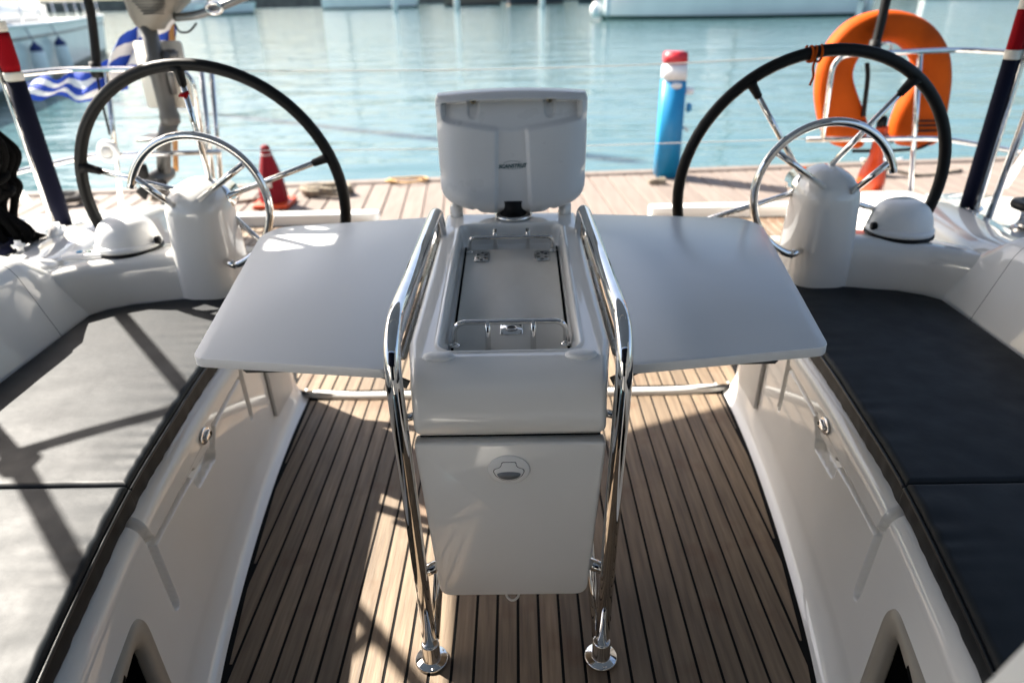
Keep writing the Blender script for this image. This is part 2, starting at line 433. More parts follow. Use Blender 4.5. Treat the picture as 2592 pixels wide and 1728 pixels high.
put('cap', lathe([(.12, .9), (.14, 1.0), (.06, 1.1)], f0, 12), FENDERB, fb_)
pl = thing('mooring_post', 'white mooring post at the stern of the big white yacht', 'post', (26.2, 56.2, WZ))
put('post', lathe([(.3, -.4), (.3, 1.6), (.24, 1.9), (.1, 2.0)], (26.2, 56.2, WZ), 14), WHITE, pl)
# far row
boat('sailing_boat', 'long low white hull moored across the water right of the outboard', -34, 138, -16.5, 134, 4.6, 1.7, HULLW, 24, .22)
boat('sailing_boat', 'white sloop moored far left of the outboard', -62, 128, -50, 131, 3.8, 1.5, HULLW, 20, .68)
boat('workboat', 'brown wooden workboat moored across the water between white hulls', -13, 142, -2, 143, 4, 2.0, HULLB, 0, stripe=HULLK)
boat('sailing_boat', 'dark blue hull moored across the water straight astern', -1, 137, 9.5, 139, 4, 1.9, HULLK, 30, .74, stripe=HULLB)
boat('sailing_boat', 'small dark sloop moored just left of the blue pedestal', 12, 140, 22, 138, 3.6, 1.4, HULLK, 15, .5, stripe=HULLK)
boat('sailing_boat', 'white sloop moored beyond the lifebuoy', 44, 118, 56, 119, 3.8, 1.5, HULLW, 17, .5)
boat('sailing_boat', 'white ketch moored at the right edge behind the lifebuoy', 60, 112, 74, 108, 4.2, 1.7, HULLW, 0, .5)
boat('sailing_boat', 'white boat half hidden behind the outboard cowl', -46, 110, -38, 112, 3.4, 1.4, HULLW, 14, .5)
for x, y, lab in ((-17.2, 110, 'white mooring pile across the water between workboat and white hull'), (-8.4, 112, 'thick white mooring pile beyond the instrument pod'), (4.2, 112, 'white mooring pile across the water right of the instrument pod')):
    pl = thing('mooring_pile', lab, 'post', (x, y, WZ), 'white mooring piles')
    put('post', lathe([(.42, -1), (.42, 2.6), (.3, 2.9), (.05, 3.0)], (x, y, WZ), 14), WHITE, pl)

# left neighbour with fenders
nb, pt, c, d = boat('neighbour_yacht', 'pale grey yacht with blue-topped fenders moored off to the left', -20.3, 33.4, -9.9, 5.3, 4.3, 1.5, HULLW, 17, .45, grp=None)
put('toe_rail', tube([Vector(pt(t, 1.0, 1)) + Vector((0, 0, .04)) for t in np.linspace(.0, .98, 24)], .06, 8), WHITE, nb)
for tt in np.linspace(.04, .7, 11):
    p = Vector(pt(tt, 1, 1)); put('stanchion', tube([p, p + Vector((0, 0, .62))], .022, 8), CHROME, nb)
put('guard_wire', tube([Vector(pt(t, 1.0, 1)) + Vector((0, 0, .62)) for t in np.linspace(.02, .9, 14)], .010, 6), STEEL, nb)
put('coachroof', box(c + Vector((0, 0, .30)) + d * 1.5, (11, 2.0, .55), .2, (math.atan2(d.y, d.x), 'Z')), WHITE, nb)
put('coachroof_window', box(c + Vector((0, 0, .36)) + d * 1.5, (8.5, 2.02, .2), .05, (math.atan2(d.y, d.x), 'Z')), GLASSD, nb)
put('rubbing_strake', tube([Vector(pt(t, .86, 1)) for t in np.linspace(.0, .9, 24)], .035, 8), HULLK, nb)
for tt, lab in ((.505, 'white fender with dark blue top hanging nearest on the neighbouring yacht'), (.405, 'long white fender hanging farther aft on the neighbouring yacht')):
    p = Vector(pt(tt, .52, 1)) + Vector((.24, .09, 0))
    t = thing('fender', lab, 'fender', p, 'fenders of the neighbouring yacht')
    put('body', lathe([(.02, -.5), (.14, -.45), (.19, -.3), (.19, .22), (.16, .32)], p, 18), FENDER, t)
    put('cap', lathe([(.165, .31), (.15, .42), (.06, .50), (.03, .56)], p, 18), FENDERB, t)
    put('line', tube([p + Vector((0, 0, .5)), Vector(pt(tt, 1.02, 1))], .014, 6), FENDERB, t)

# pontoon: deck boards run away from the stern
PA = math.atan2(.65, 9.7)
pc, ps = math.cos(PA), math.sin(PA)
def pw(u, v, z): return Vector((u * pc - v * ps, 6.66 + u * ps + v * pc, z))   # u along the edge, v aft
def pslab(u0, u1, v0, v1, z0, z1, bev=.004):
    return prism([(u0, v0), (u1, v0), (u1, v1), (u0, v1)], z0, z1, bev, 1, lambda a, b, h: pw(a, b, h))
pon = put('pontoon', pslab(-14, 14, -2.75, -.01, -.75, -.312), mat('pontoon_core', (.13, .095, .08), .9), smooth=False, kind='structure')
for k in range(84):
    u = -7.2 + .172 * k; j = .003 * random.random()
    put('plank', pslab(u + .005, u + .163, -2.6 + .02 * random.random(), -.115, -.322, -.303 + j), PONT, pon, smooth=False)
put('edge_beam', pslab(-14, 14, -.105, .03, -.5, -.285, .012), PONT, pon, smooth=False)
put('stringer', pslab(-14, 14, -2.8, -2.63, -.5, -.3, .012), PONT, pon, smooth=False)

# power pedestal
bx_, by_ = 1.45, 6.55
ped = thing('power_pedestal', 'blue shore power pedestal with white head and red cap on pontoon', 'power pedestal', (bx_, by_, -.3))
def taper(w0, w1, d0, d1, z0, z1, bev=.006, dx=0, dy=0):
    bm = box((0, 0, 0), (1, 1, 1), 0)
    for v in bm.verts:
        t = v.co.z + .5; v.co = (bx_ + dx + v.co.x * (w0 + (w1 - w0) * t), by_ + dy + v.co.y * (d0 + (d1 - d0) * t), z0 + (z1 - z0) * t)
    bmesh.ops.bevel(bm, geom=bm.edges[:], offset=bev, segments=2, affect='EDGES'); return bm
put('body', taper(.205, .196, .2, .19, -.302, .565), POSTBLUE, ped)
put('head', taper(.196, .190, .19, .18, .567, .70), WHITE, ped)
put('cap', taper(.190, .184, .186, .175, .702, .80, .008), POSTRED, ped)
put('badge', lathe([(.001, 0), (.052, 0), (.05, .006)], (bx_ + .01, by_ - .093, .525), 20, 'y', 1, .5), WHITE, ped)
put('sticker', box((bx_ + .012, by_ - .0935, .40), (.13, .004, .085), .001), GREYP, ped)
sk = put('socket', lathe([(.035, 0), (.035, .05), (.028, .09)], (bx_ + .092, by_ - .02, .47), 14, 'x'), WHITE, ped)
put('plug_cap', lathe([(.001, .03), (.042, .032), (.042, .05), (.03, .07)], (bx_ + .10, by_ - .05, .33), 14, 'x'), POSTBLUE, ped)
put('tap', tube([(bx_ + .09, by_ - .04, .16), (bx_ + .14, by_ - .06, .15), (bx_ + .15, by_ - .06, .12)], .012, 8), STEEL, ped)

# traffic cone
cx, cy = -2.08, 5.80
cone = thing('traffic_cone', 'red plastic traffic cone with square base on pontoon', 'traffic cone', (cx, cy, -.3))
def polyg(r, k, c, z, rot=0): return [(c[0] + r * math.cos(2 * math.pi * i / k + rot), c[1] + r * math.sin(2 * math.pi * i / k + rot), z) for i in range(k)]
V = []; F = []
for r, z in ((.118, -.262), (.118, -.20), (.100, -.06), (.068, .06), (.042, .15), (.036, .195), (.020, .21)): V += polyg(r if z > -.1 else r, 8, (cx, cy), z, .39)
for i in range(6):
    for k in range(8): F.append((i * 8 + k, i * 8 + (k + 1) % 8, (i + 1) * 8 + (k + 1) % 8, (i + 1) * 8 + k))
F.append(tuple(48 + k for k in range(8)))
put('cone_body', (V, F), CONERED, cone, smooth=False)
put('base', prism(rpoly([(cx - .155, cy - .15), (cx + .155, cy - .15), (cx + .155, cy + .15), (cx - .155, cy + .15)], .03), -.298, -.262, .008), ORANGEP, cone)
put('top_band', lathe([(.048, .128), (.046, .136)], (cx, cy, 0), 24), CREAM, cone)
put('sticker', box((cx + .01, cy - .104, -.10), (.05, .006, .05), .002), CREAM, cone)

def rope_heap(x, y, z, r, n, rad, mt, lab, seed):
    random.seed(seed); pts = []
    for k in range(n):
        a = k * 1.05 + random.uniform(-.3, .3); rr = r * random.uniform(.35, 1.0)
        pts.append((x + rr * math.cos(a), y + .6 * rr * math.sin(a), z + rad + (k / n) * rad * 3.5 * random.uniform(.5, 1)))
    o = put('rope_heap', tube(catmull(pts, 6), rad, 8), mt); tagit(o, lab, 'rope'); o.location = (0, 0, 0); return o
rope_heap(-4.0, 6.0, -.3, .22, 26, .022, ROPED, 'heap of dark mooring rope and chain on pontoon edge behind the left wheel', 1)
rope_heap(-1.72, 6.1, -.3, .26, 24, .02, ROPE, 'tangled greyish mooring rope beside the red cone', 2)
rope_heap(-1.02, 6.5, -.30, .22, 11, .010, ROPEO, 'tan rope coiled at the pontoon edge left of the pod', 3)
rope_heap(1.31, 6.25, -.3, .10, 14, .012, ROPE, 'small twist of rope at the foot of the blue pedestal', 4)
def cleat(x, y, lab):
    t = thing('mooring_cleat', lab, 'cleat', (x, y, -.3), 'cleats on the pontoon')
    put('post', bmj(box((x - .05, y, -.24), (.035, .05, .12), .008), box((x + .05, y, -.24), (.035, .05, .12), .008)), STEEL, t)
    put('horn', tube(catmull([(x - .19, y, -.155), (x - .1, y, -.17), (x, y, -.175), (x + .1, y, -.17), (x + .19, y, -.155)], 4), [.012] * 4 + [.022] * 9 + [.012] * 4, 10), WHITE, t)
    put('mooring_line', tube(catmull([(x - .06 + .1 * math.sin(k * 1.9), y + .05 * math.cos(k * 1.9), -.27 + .012 * k) for k in range(10)] + [(x + .3, y - .1, -.285), (x + .8, y + .05, -.285)], 5), .016, 8), ROPE, t)
cleat(3.42, 6.42, 'white horned mooring cleat on pontoon seen under the lifebuoy')
cleat(-3.05, 5.9, 'mooring cleat with rope on pontoon behind the left pedestal')

# ------------------------------------------------------------------ our yacht: hull, decks, floors
def loft_side(stations, s):
    P = np.array(stations, float); return side(grid(P, flip=True), s)
for s, nm in ((-1, 'port'), (1, 'starboard')):
    st = []
    for y, xi, zi, zo, zin in ((-.5, 1.40, .668, .60, .0), (1.9, 1.41, .62, .55, .0), (2.02, 1.43, .598, .53, .0), (2.4, 1.50, .575, .50, 0), (2.9, 1.60, .50, .44, 0), (3.3, 1.70, .40, .36, 0), (3.62, 1.78, .30, .27, 0), (3.66, 1.78, .24, .2, 0)):
        st.append([(xi - .05, y, zin), (xi - .04, y, zi - .05), (xi - .025, y, zi - .012), (xi + .01, y, zi), (xi + .10, y, zi + .004), (xi + .16, y, zi - .008), (xi + .19, y, zo + .012), (2.16, y, zo), (2.22, y, zo + .02), (2.25, y, zo), (2.25, y, -.2), (2.0, y, -.95)])
    put('side_deck', loft_side(st, s), GEL, kind='structure')
put('hull_bottom', box((0, 1.5, -.62), (3.9, 4.2, .1), 0), GEL, kind='structure', smooth=False)

# cockpit sole: caulked base plus teak planks clipped by the well's outline
def strip_poly(x0, x1, y0, y1, lim, ny=60):
    """outline of a plank between x0..x1 limited to |x| < lim(y)"""
    ys = np.linspace(y0, y1, ny); L, Rr = [], []
    for y in ys:
        m_ = lim(y); a, b = max(x0, -m_), min(x1, m_)
        if b - a > .002: L.append((a, y)); Rr.append((b, y))
    if len(L) < 2: return None
    return L, Rr
def plank_mesh(L, Rr, z0, z1, ch=.0007):
    V, F = [], []; n = len(L)
    for (a, y), (b, _) in zip(L, Rr): V += [(a, y, z0), (a, y, z1 - ch), (a + ch, y, z1), (b - ch, y, z1), (b, y, z1 - ch), (b, y, z0)]
    for i in range(n - 1):
        for k in range(5): F.append((i * 6 + k, i * 6 + k + 1, i * 6 + 6 + k + 1, i * 6 + 6 + k)[::-1])
    F.append((0, 1, 2, 3, 4, 5)); F.append(tuple((n - 1) * 6 + k for k in (5, 4, 3, 2, 1, 0)))
    return V, F
def thin(L, Rr):
    """drop collinear stations to keep planks cheap"""
    keep = [0]
    for i in range(1, len(L) - 1):
        a, b, c = keep[-1], i, len(L) - 1
        for S_ in (L, Rr):
            x0, y0 = S_[a]; x1, y1 = S_[i + 1]; xm, ym = S_[i]
            if abs(x0 + (x1 - x0) * (ym - y0) / (y1 - y0) - xm) > .0006: keep.append(i); break
    keep.append(len(L) - 1); return [L[i] for i in keep], [Rr[i] for i in keep]
ys = np.linspace(-.4, 2.16, 60)
fl = put('cockpit_floor', ([(-e_in(y) - .02, y, -.0022) for y in ys] + [(e_in(y) + .02, y, -.0022) for y in ys], [(i, 60 + i, 61 + i, i + 1) for i in range(59)]), CAULK, smooth=False, kind='structure')
PITCH = .0482; GAP = .0065
lim = lambda y: e_in(y) - .006
for k in range(-16, 16):
    x0 = k * PITCH + GAP / 2 + .0046; r = strip_poly(x0, x0 + PITCH - GAP, .2, 2.094, lim, 90)
    if r: put('plank', plank_mesh(*thin(*r), -.008, 0), TEAK, fl, smooth=False)
# white threshold bead between the two floors, sweeping up into the bench ends
path = fillet([(-.80, 2.150, .002), (-.62, 2.112, .002), (.62, 2.112, .002), (.80, 2.150, .002)], .10, 8)
put('threshold_bead', tube(path, .019, 12), GEL, fl)
af = put('aft_floor', plane(-1.5, 1.5, 2.11, 3.26, .018), CAULK, smooth=False, kind='structure')
lim2 = itp([2.1, 2.3, 2.4, 3.3], [.80, .84, 1.3, 1.45])
for k in range(-31, 31):
    x0 = k * PITCH + GAP / 2 + .0046; r = strip_poly(x0, x0 + PITCH - GAP, 2.13, 3.24, lim2, 24)
    if r: put('plank', plank_mesh(*thin(*r), .010, .0205), TEAK, af, smooth=False)
hf = put('helm_floor', box((0, 3.43, .09), (3.3, .36, .195), .012), GEL, kind='structure', smooth=False)
for k in range(-34, 34):
    x0 = k * PITCH + GAP / 2 + .0046
    if abs(x0 + .02) < .75: continue
    put('plank', plank_mesh([(x0, 3.275), (x0, 3.59)], [(x0 + PITCH - GAP, 3.275), (x0 + PITCH - GAP, 3.59)], .18, .1925), TEAK, hf, smooth=False)
for s, w in ((-1, 'left'), (1, 'right')):
    t = thing('transom_sill', 'low white moulded sill across the stern behind the %s wheel' % w, 'sill', (s * 1.2, 3.62, .2), 'transom sills')
    put('sill', prism(rpoly([(.735, 3.59), (1.82, 3.59), (1.82, 3.67), (.735, 3.67)], [.03, .01, .01, .03]), .12, .252, .014, 3, lambda a, b, h, s=s: Vector((s * a, b, h))), GEL, t)
put('stern_wall', box((0, 3.66, -.3), (4.3, .06, .8), .02), GEL, kind='structure', smooth=False)

# ------------------------------------------------------------------ benches
def bench_profile(y):
    """cross-section (x, z) from the sole edge to the seat top"""
    e, c = float(e_in(y)), float(c_in(y)); pts = []
    for t in np.linspace(0, 1, 10):
        a = t * math.pi / 2; pts.append((e - .004 + .050 * math.sin(a), -.004 + .094 * (1 - math.cos(a))))
    xb, xt = e + .046, c - .024
    for t in np.linspace(.02, 1, 120): pts.append((xb + (xt - xb) * t, .09 + .268 * t))
    for t in np.linspace(.08, 1, 12):
        a = t * math.pi / 2; pts.append((xt + .040 * (1 - math.cos(a)), .358 + .040 * math.sin(a)))
    for t in np.linspace(.2, 1, 6): pts.append((xt + .04 + .10 * t, .398))
    return pts
def panel_x(y, z):
    e, c = float(e_in(y)), float(c_in(y)); return (e + .046) + ((c - .024) - (e + .046)) * (z - .09) / .268
OPEN = rpoly([(.40, .075), (.842, .078), (.897, .302), (.40, .302)], [.02, .04, .055, .02], 8)     # outer outline of the side pocket (y, z)
def inside(poly, py, pz):
    r = np.zeros(py.shape, bool); n = len(poly)
    for i in range(n):
        (a, b), (c, d) = poly[i], poly[(i + 1) % n]
        m_ = ((b > pz) != (d > pz)); 
        with np.errstate(divide='ignore', invalid='ignore'): xc = (c - a) * (pz - b) / (d - b) + a
        r ^= m_ & (py < xc)
    return r
def bench(s, w):
    t = thing('cockpit_bench', 'white moulded cockpit bench with side locker under the %s cushion' % ('sunlit left' if s < 0 else 'shaded right'), 'bench', (s * .9, 1.2, 0), 'cockpit benches')
    ys = np.concatenate([np.linspace(.15, .60, 60), np.linspace(.603, 2.10, 700)])
    P = np.array([[(x, y, z) for x, z in bench_profile(y)] for y in ys])
    Y, Z = P[..., 1], P[..., 2]
    du = np.gradient(P, axis=0); dv = np.gradient(P, axis=1)
    nr = np.cross(dv, du); nr /= np.linalg.norm(nr, axis=2, keepdims=True)
    if nr[200, 40, 0] > 0: nr = -nr
    S = np.cumsum(np.linalg.norm(dv, axis=2), axis=1); S = Z.copy(); S[:, -18:] = .358 + np.cumsum(np.linalg.norm(dv[:, -18:], axis=2), axis=1)   # unrolled height
    dep = np.zeros(Y.shape)
    def groove(pts, half, d, soft=.002):
        soft = min(soft, .0028); d = d * 2.1
        nonlocal dep; q = seg_d(Y, S, pts); dep = np.maximum(dep, d * (1 - smooth(half - soft, half + soft, q)))
    groove([(1.020, .50), (1.021, .37), (1.026, .335)], .010, .012)
    groove([(1.026, .335), (1.004, .195)], .0125, .014, .005)
    groove([(1.026, .328), (1.235, .316), (1.285, .312)], .0062, .010, .003)
    groove([(1.29, .290), (1.40, .282)], .020, .013, .005)
    groove([(1.40, .282), (1.452, .325)], .013, .012, .005)
    groove([(1.452, .327), (1.70, .337)], .0062, .010, .003)
    groove([(1.70, .350), (1.695, .200)], .0115, .013, .005)
    groove([(1.712, .50), (1.706, .36)], .008, .010)
    lid = smooth(1.031, 1.034, Y) * (1 - smooth(1.696, 1.699, Y)) * smooth(.329, .332, S)
    wav = .0005 * np.sin(Y * 7 + S * 9)
    P = P - nr * (dep - .003 * lid + wav)[..., None]
    V, F = grid(P)
    cy_, cz_ = Y, Z; ins = inside(OPEN, Y, Z); m_ = P.shape[1]
    ok = ins.reshape(-1)
    F = [q for q in F if not all(ok[i] for i in q)]
    o = put('bench_side', side((V, F), s), GEL, t)
    # seat top and aft end
    n = 60; yy = np.linspace(.15, 2.10, n)
    V = [(float(c_in(y)) + .10, y, .397) for y in yy] + [(1.36, y, .397) for y in yy]
    put('bench_top', side((V, [(i, i + 1, n + i + 1, n + i)[::-1] for i in range(n - 1)]), s), GEL, t, smooth=False)
    prof = bench_profile(2.10); V = []; 
    for k, a in enumerate(np.linspace(0, math.pi / 2, 9)):
        for x, z in prof: V.append((x + .12 * (1 - math.cos(a)) + (.9 if k == 8 else 0), 2.10 + .09 * math.sin(a), z))
    m_ = len(prof); F = [(i * m_ + j, i * m_ + j + 1, (i + 1) * m_ + j + 1, (i + 1) * m_ + j) for i in range(8) for j in range(m_ - 1)]
    put('bench_end', side((V, F), s), GEL, t)
    # side pocket: frame and dark inside
    cen = (.62, .19)
    inn = rpoly([(.40, .105), (.815, .108), (.858, .268), (.40, .268)], [.02, .03, .045, .02], 8)
    def w_(y, z, d): return (panel_x(y, min(max(z, .09), .358)) + d, y, z)
    rings = []
    k = len(OPEN)
    mid = [((a * .3 + c * .7), (b * .3 + d * .7)) for (a, b), (c, d) in zip(OPEN, inn)]
    outp = [(cen[0] + (a - cen[0]) * 1.012, cen[1] + (b - cen[1]) * 1.02) for a, b in OPEN]
    for poly, d in ((outp, .006), (OPEN, -.005), (mid, -.004), (inn, .003), (inn, .022)): rings.append([w_(a, b, d) for a, b in poly])
    P = np.array(rings)
    put('pocket_frame', side(grid(P, wrapu=True, flip=True), s), BEIGE, t)
    bot = [w_(a, b, .16) for a, b in inn]; top = [w_(a, b, .020) for a, b in inn]
    V = top + bot; F = [(i, (i + 1) % k, k + (i + 1) % k, k + i) for i in range(k)] + [tuple(range(k, 2 * k))]
    put('pocket_lining', side((V, F), s), DARKVOID, t)
    put('drain_slot', side(prism(rpoly([(.735, .276), (.768, .279), (.768, .289), (.735, .286)], .005), 0, .004, .001, 1, lambda a, b, h: Vector(w_(a, b, -.0052 - h * .2))), s) if False else
        prism(rpoly([(.735, .277), (.768, .280), (.768, .288), (.735, .285)], .004), 0, .004, .001, 1, lambda a, b, h, s=s: Vector((s * w_(a, b, -.004 - h)[0], a, b))), DARKVOID, t)
    # chrome lift latch on the locker lid
    ly, lz = 1.385, .345
    def lp(a, b, h, s=s): return Vector((s * (panel_x(ly + a, lz + b) - .004 - h), ly + a, lz + b))
    la = put('latch', prism([(.030 * math.cos(q), .018 * math.sin(q)) for q in np.linspace(0, 6.283, 25)[:-1]], 0, .005, .002, 2, lp), CHROME, t)
    put('lever', prism(rpoly([(-.018, -.006), (.016, -.011), (.016, .011), (-.018, .006)], .006), .005, .014, .003, 2, lp), CHROME, la)
    put('keyhole', prism([(.012 + .005 * math.cos(q), .0 + .005 * math.sin(q)) for q in np.linspace(0, 6.283, 13)[:-1]], .0135, .0148, 0, 1, lp), BLACK, la)
    # grey removable panel at the aft end
    def ep(a, b, h, s=s): return Vector((s * (panel_x(a, min(max(b, .09), .358)) - .001 - h), a, b))
    put('end_panel', prism(rpoly([(1.862, .085), (2.05, .075), (2.05, .352), (1.862, .352)], .006), .0, .012, .003, 2, ep), GREYP, t)
    return t
bench(-1, 'left'); bench(1, 'right')

# ------------------------------------------------------------------ cushions
def cushion(s, y0, y1, seed, lab, aft):
    t = thing('seat_cushion', lab, 'cushion', (s * 1.0, (y0 + y1) / 2, .40), 'seat cushions on the cockpit benches')
    nu, nv = 90, 150
    def dens(n, e=.13):
        a = np.linspace(0, 1, n); return a + e * np.sin(2 * math.pi * a) * -.9 / (2 * math.pi) * 6 * .9
    u = dens(nu, .15); v = dens(nv, .14); u = (u - u[0]) / (u[-1] - u[0]); v = (v - v[0]) / (v[-1] - v[0])
    top = np.zeros((nv, nu, 3)); x_out = 1.288
    for i, b in enumerate(v):
        for j, a in enumerate(u):
            y_end = y1
            if aft:
                xx = .80 + a * .488; y_end = np.interp(xx, [.78, .90, 1.18, 1.245, 1.288], [2.035, 2.022, 1.95, 1.915, 1.865])
            y = y0 + (y_end - y0) * b
            x = float(c_in(y)) + (x_out - float(c_in(y))) * a
            du = a * (x_out - float(c_in(y))); du2 = (1 - a) * (x_out - float(c_in(y))); dv = b * (y_end - y0); dv2 = (1 - b) * (y_end - y0)
            d = min(du, du2, dv, dv2)
            r = .012; z = .458 - (r * (1 - math.sqrt(max(0, 1 - (1 - d / r) ** 2))) if d < r else 0)
            z += .0028 * (1 - math.exp(-d / .07))
            p = (x * 1.0, y, seed)
            z += .0010 * noise.noise((x * 7, y * 4, seed)) * min(1, d / .05)
            z += .0012 * noise.noise((x * 9 + y * 10, y * 2 - x * 5, seed + 5)) * min(1, d / .04)
            # gathers pulled in from the seams
            z += .0020 * math.sin(y * 130 + 9 * noise.noise((y * 5, 1, seed))) * math.exp(-du / .055) * min(1, du / .012) * (.5 + noise.noise((y * 6, 3, seed)))
            z += .0010 * math.sin(x * 60 + 4 * noise.noise((x * 5, 2, seed))) * math.exp(-min(dv, dv2) / .07) * min(1, min(dv, dv2) / .02) * (.5 + noise.noise((x * 6, 9, seed)))
            top[i, j] = (x, y, z)
    ring = [(0, j) for j in range(nu)] + [(i, nu - 1) for i in range(1, nv)] + [(nv - 1, j) for j in range(nu - 2, -1, -1)] + [(i, 0) for i in range(nv - 2, 0, -1)]
    V, F = grid(top); k0 = len(V); L = len(ring); cx_ = top.reshape(-1, 3).mean(0)
    for lv, (dz, out) in enumerate(((-.010, .0015), (-.028, .003), (-.044, .001))):
        for (i, j) in ring:
            p = top[i, j].copy(); dd = (p - cx_); dd[2] = 0; 
            o_ = Vector((1 if j == nu - 1 else (-1 if j == 0 else 0), 1 if i == nv - 1 else (-1 if i == 0 else 0), 0)) 
            wv = .0032 * noise.noise((p[0] * 30, p[1] * 30, lv))
            p[0] += o_.x * (out + wv); p[1] += o_.y * (out + wv) * .6; p[2] = .445 + dz + .001 * noise.noise((p[1] * 20, p[0] * 20, 4)); V.append(tuple(p))
    idx = [[i * nu + j for (i, j) in ring]] + [[k0 + lv * L + q for q in range(L)] for lv in range(3)]
    for a, b in zip(idx[:-1], idx[1:]):
        for q in range(L): F.append((a[q], b[q], b[(q + 1) % L], a[(q + 1) % L]))
    put('cover', side((V, F), s), VINYL, t)
    pp = [Vector(top[i, 0]) + Vector((-.003, 0, -.003)) for i in range(0, nv, 2)]
    pa = [Vector(top[0, j]) + Vector((0, -.002, -.003)) for j in range(0, nu, 2)]
    pb = [Vector(top[nv - 1, j]) + Vector((0, .002, -.003)) for j in range(0, nu, 2)]
    put('piping', side(tube((pp + pb) if aft else (pa[::-1] + pp), .0038, 8), s), PIPING, t)
    return t
cushion(-1, 1.0595, 2, 1, 'aft seat cushion of dark vinyl glaring in the sun on left bench', True)
cushion(-1, .25, 1.058, 2, 'forward seat cushion on left bench, in the bottom left corner', False)
cushion(1, 1.0315, 2, 3, 'aft navy vinyl seat cushion in shade on right bench', True)
cushion(1, .25, 1.030, 4, 'forward navy vinyl seat cushion on right bench, in the bottom right', False)

# ------------------------------------------------------------------ coamings (seat backs)
for s, w in ((-1, 'left'), (1, 'right')):
    t = thing('cockpit_coaming', 'white moulded cockpit coaming along the %s side with a dark joint line' % w, 'coaming', (s * 1.35, 1, .4), 'moulded coamings')
    prof = [(1.275, .395), (1.287, .43), (1.300, .47), (1.345, .60), (1.356, .632), (1.372, .658), (1.395, .672), (1.43, .678), (1.50, .676)]
    a = np.array([[(x, y, z) for x, z in prof] for y in np.linspace(-.4, 1.742, 14)])
    put('back_panel', side(grid(a, flip=True), s), GEL, t)
    rows = []
    for y in np.linspace(1.749, 1.95, 9):
        k = float(np.interp(y, [1.749, 1.80, 1.95], [1, 1, .60])); 
        rows.append([(x + .004, y, .395 + (z - .395) * k - .002) for x, z in prof])
    put('end_panel', side(grid(np.array(rows), flip=True), s), GEL, t)
    put('joint', side(grid(np.array([[(x + .007, y, z - .004) for x, z in prof] for y in (1.735, 1.755)]), flip=True), s), DARKVOID, t)

# ------------------------------------------------------------------ helm consoles
def superell(cx_, cy_, hx, hy, n=2.6, k=40):
    out = []
    for i in range(k):
        a = 2 * math.pi * i / k; c_, s_ = math.cos(a), math.sin(a)
        out.append((cx_ + hx * math.copysign(abs(c_) ** (2 / n), c_), cy_ + hy * math.copysign(abs(s_) ** (2 / n), s_)))
    return out
for s, w in ((-1, 'left'), (1, 'right')):
    t = thing('helm_console', 'white moulded helm console with domed pedestal behind the %s bench' % w, 'helm console', (s * 1.0, 2.05, 0), 'helm consoles')
    rows = []
    for x in np.concatenate([np.linspace(1.42, 1.34, 3), np.linspace(1.33, .92, 26)]):
        yf = float(np.interp(x, [.80, .92, 1.20, 1.27, 1.31, 1.42], [2.045, 2.02, 1.955, 1.925, 1.895, 1.80])); zt = float(np.interp(x, [.8, 1.05, 1.36], [.605, .600, .588]))
        rows.append([(x, yf, .38), (x, yf + .002, .46), (x, yf + .012, zt - .045), (x, yf + .018, zt - .018), (x, yf + .034, zt - .003), (x, yf + .06, zt), (x, yf + .175, zt - .010), (x, yf + .205, zt - .03), (x, yf + .21, .0)])
    put('shelf', side(grid(np.array(rows)), s), GEL, t)
    # D-shaped pedestal with a domed top
    cx_, cyy = .972, 2.085; rings = []
    for z, k in [(-.01, 1.14), (.3, 1.12), (.45, 1.10), (.56, 1.075), (.62, 1.045), (.67, 1.015), (.715, 1.0)] + [(.715 + .095 * math.sin(q), max(.04, math.cos(q)) ** .92) for q in np.linspace(.12, 1.55, 16)]:
        rings.append([(x, y, z) for x, y in superell(cx_, cyy + .03 * (1 - k), .093 * k, .105 * k)])
    put('pedestal', side(grid(np.array(rings), wrapu=True), s), GEL, t)
    put('pedestal_cap', side(([rings[-1][i] for i in range(40)], [tuple(range(40))]), s), GEL, t)
    put('wheel_hub', side(lathe([(.045, -.10), (.045, -.03), (.03, .02)], (.93, 2.10, .74), 20, 'y'), s), CHROME, t)
    if s < 0:
        pn = put('button_pad', prism(rpoly([(-1.40, 1.985), (-1.255, 1.995), (-1.255, 2.045), (-1.40, 2.04)], .024), .588, .606, .006), PADW, t)
        for k, mt in enumerate((POSTBLUE, HULLG, CONERED)): put('button', lathe([(.009, 0), (.009, .003), (.006, .004)], (-1.35 + .03 * k, 2.017, .606), 12), mt, pn)

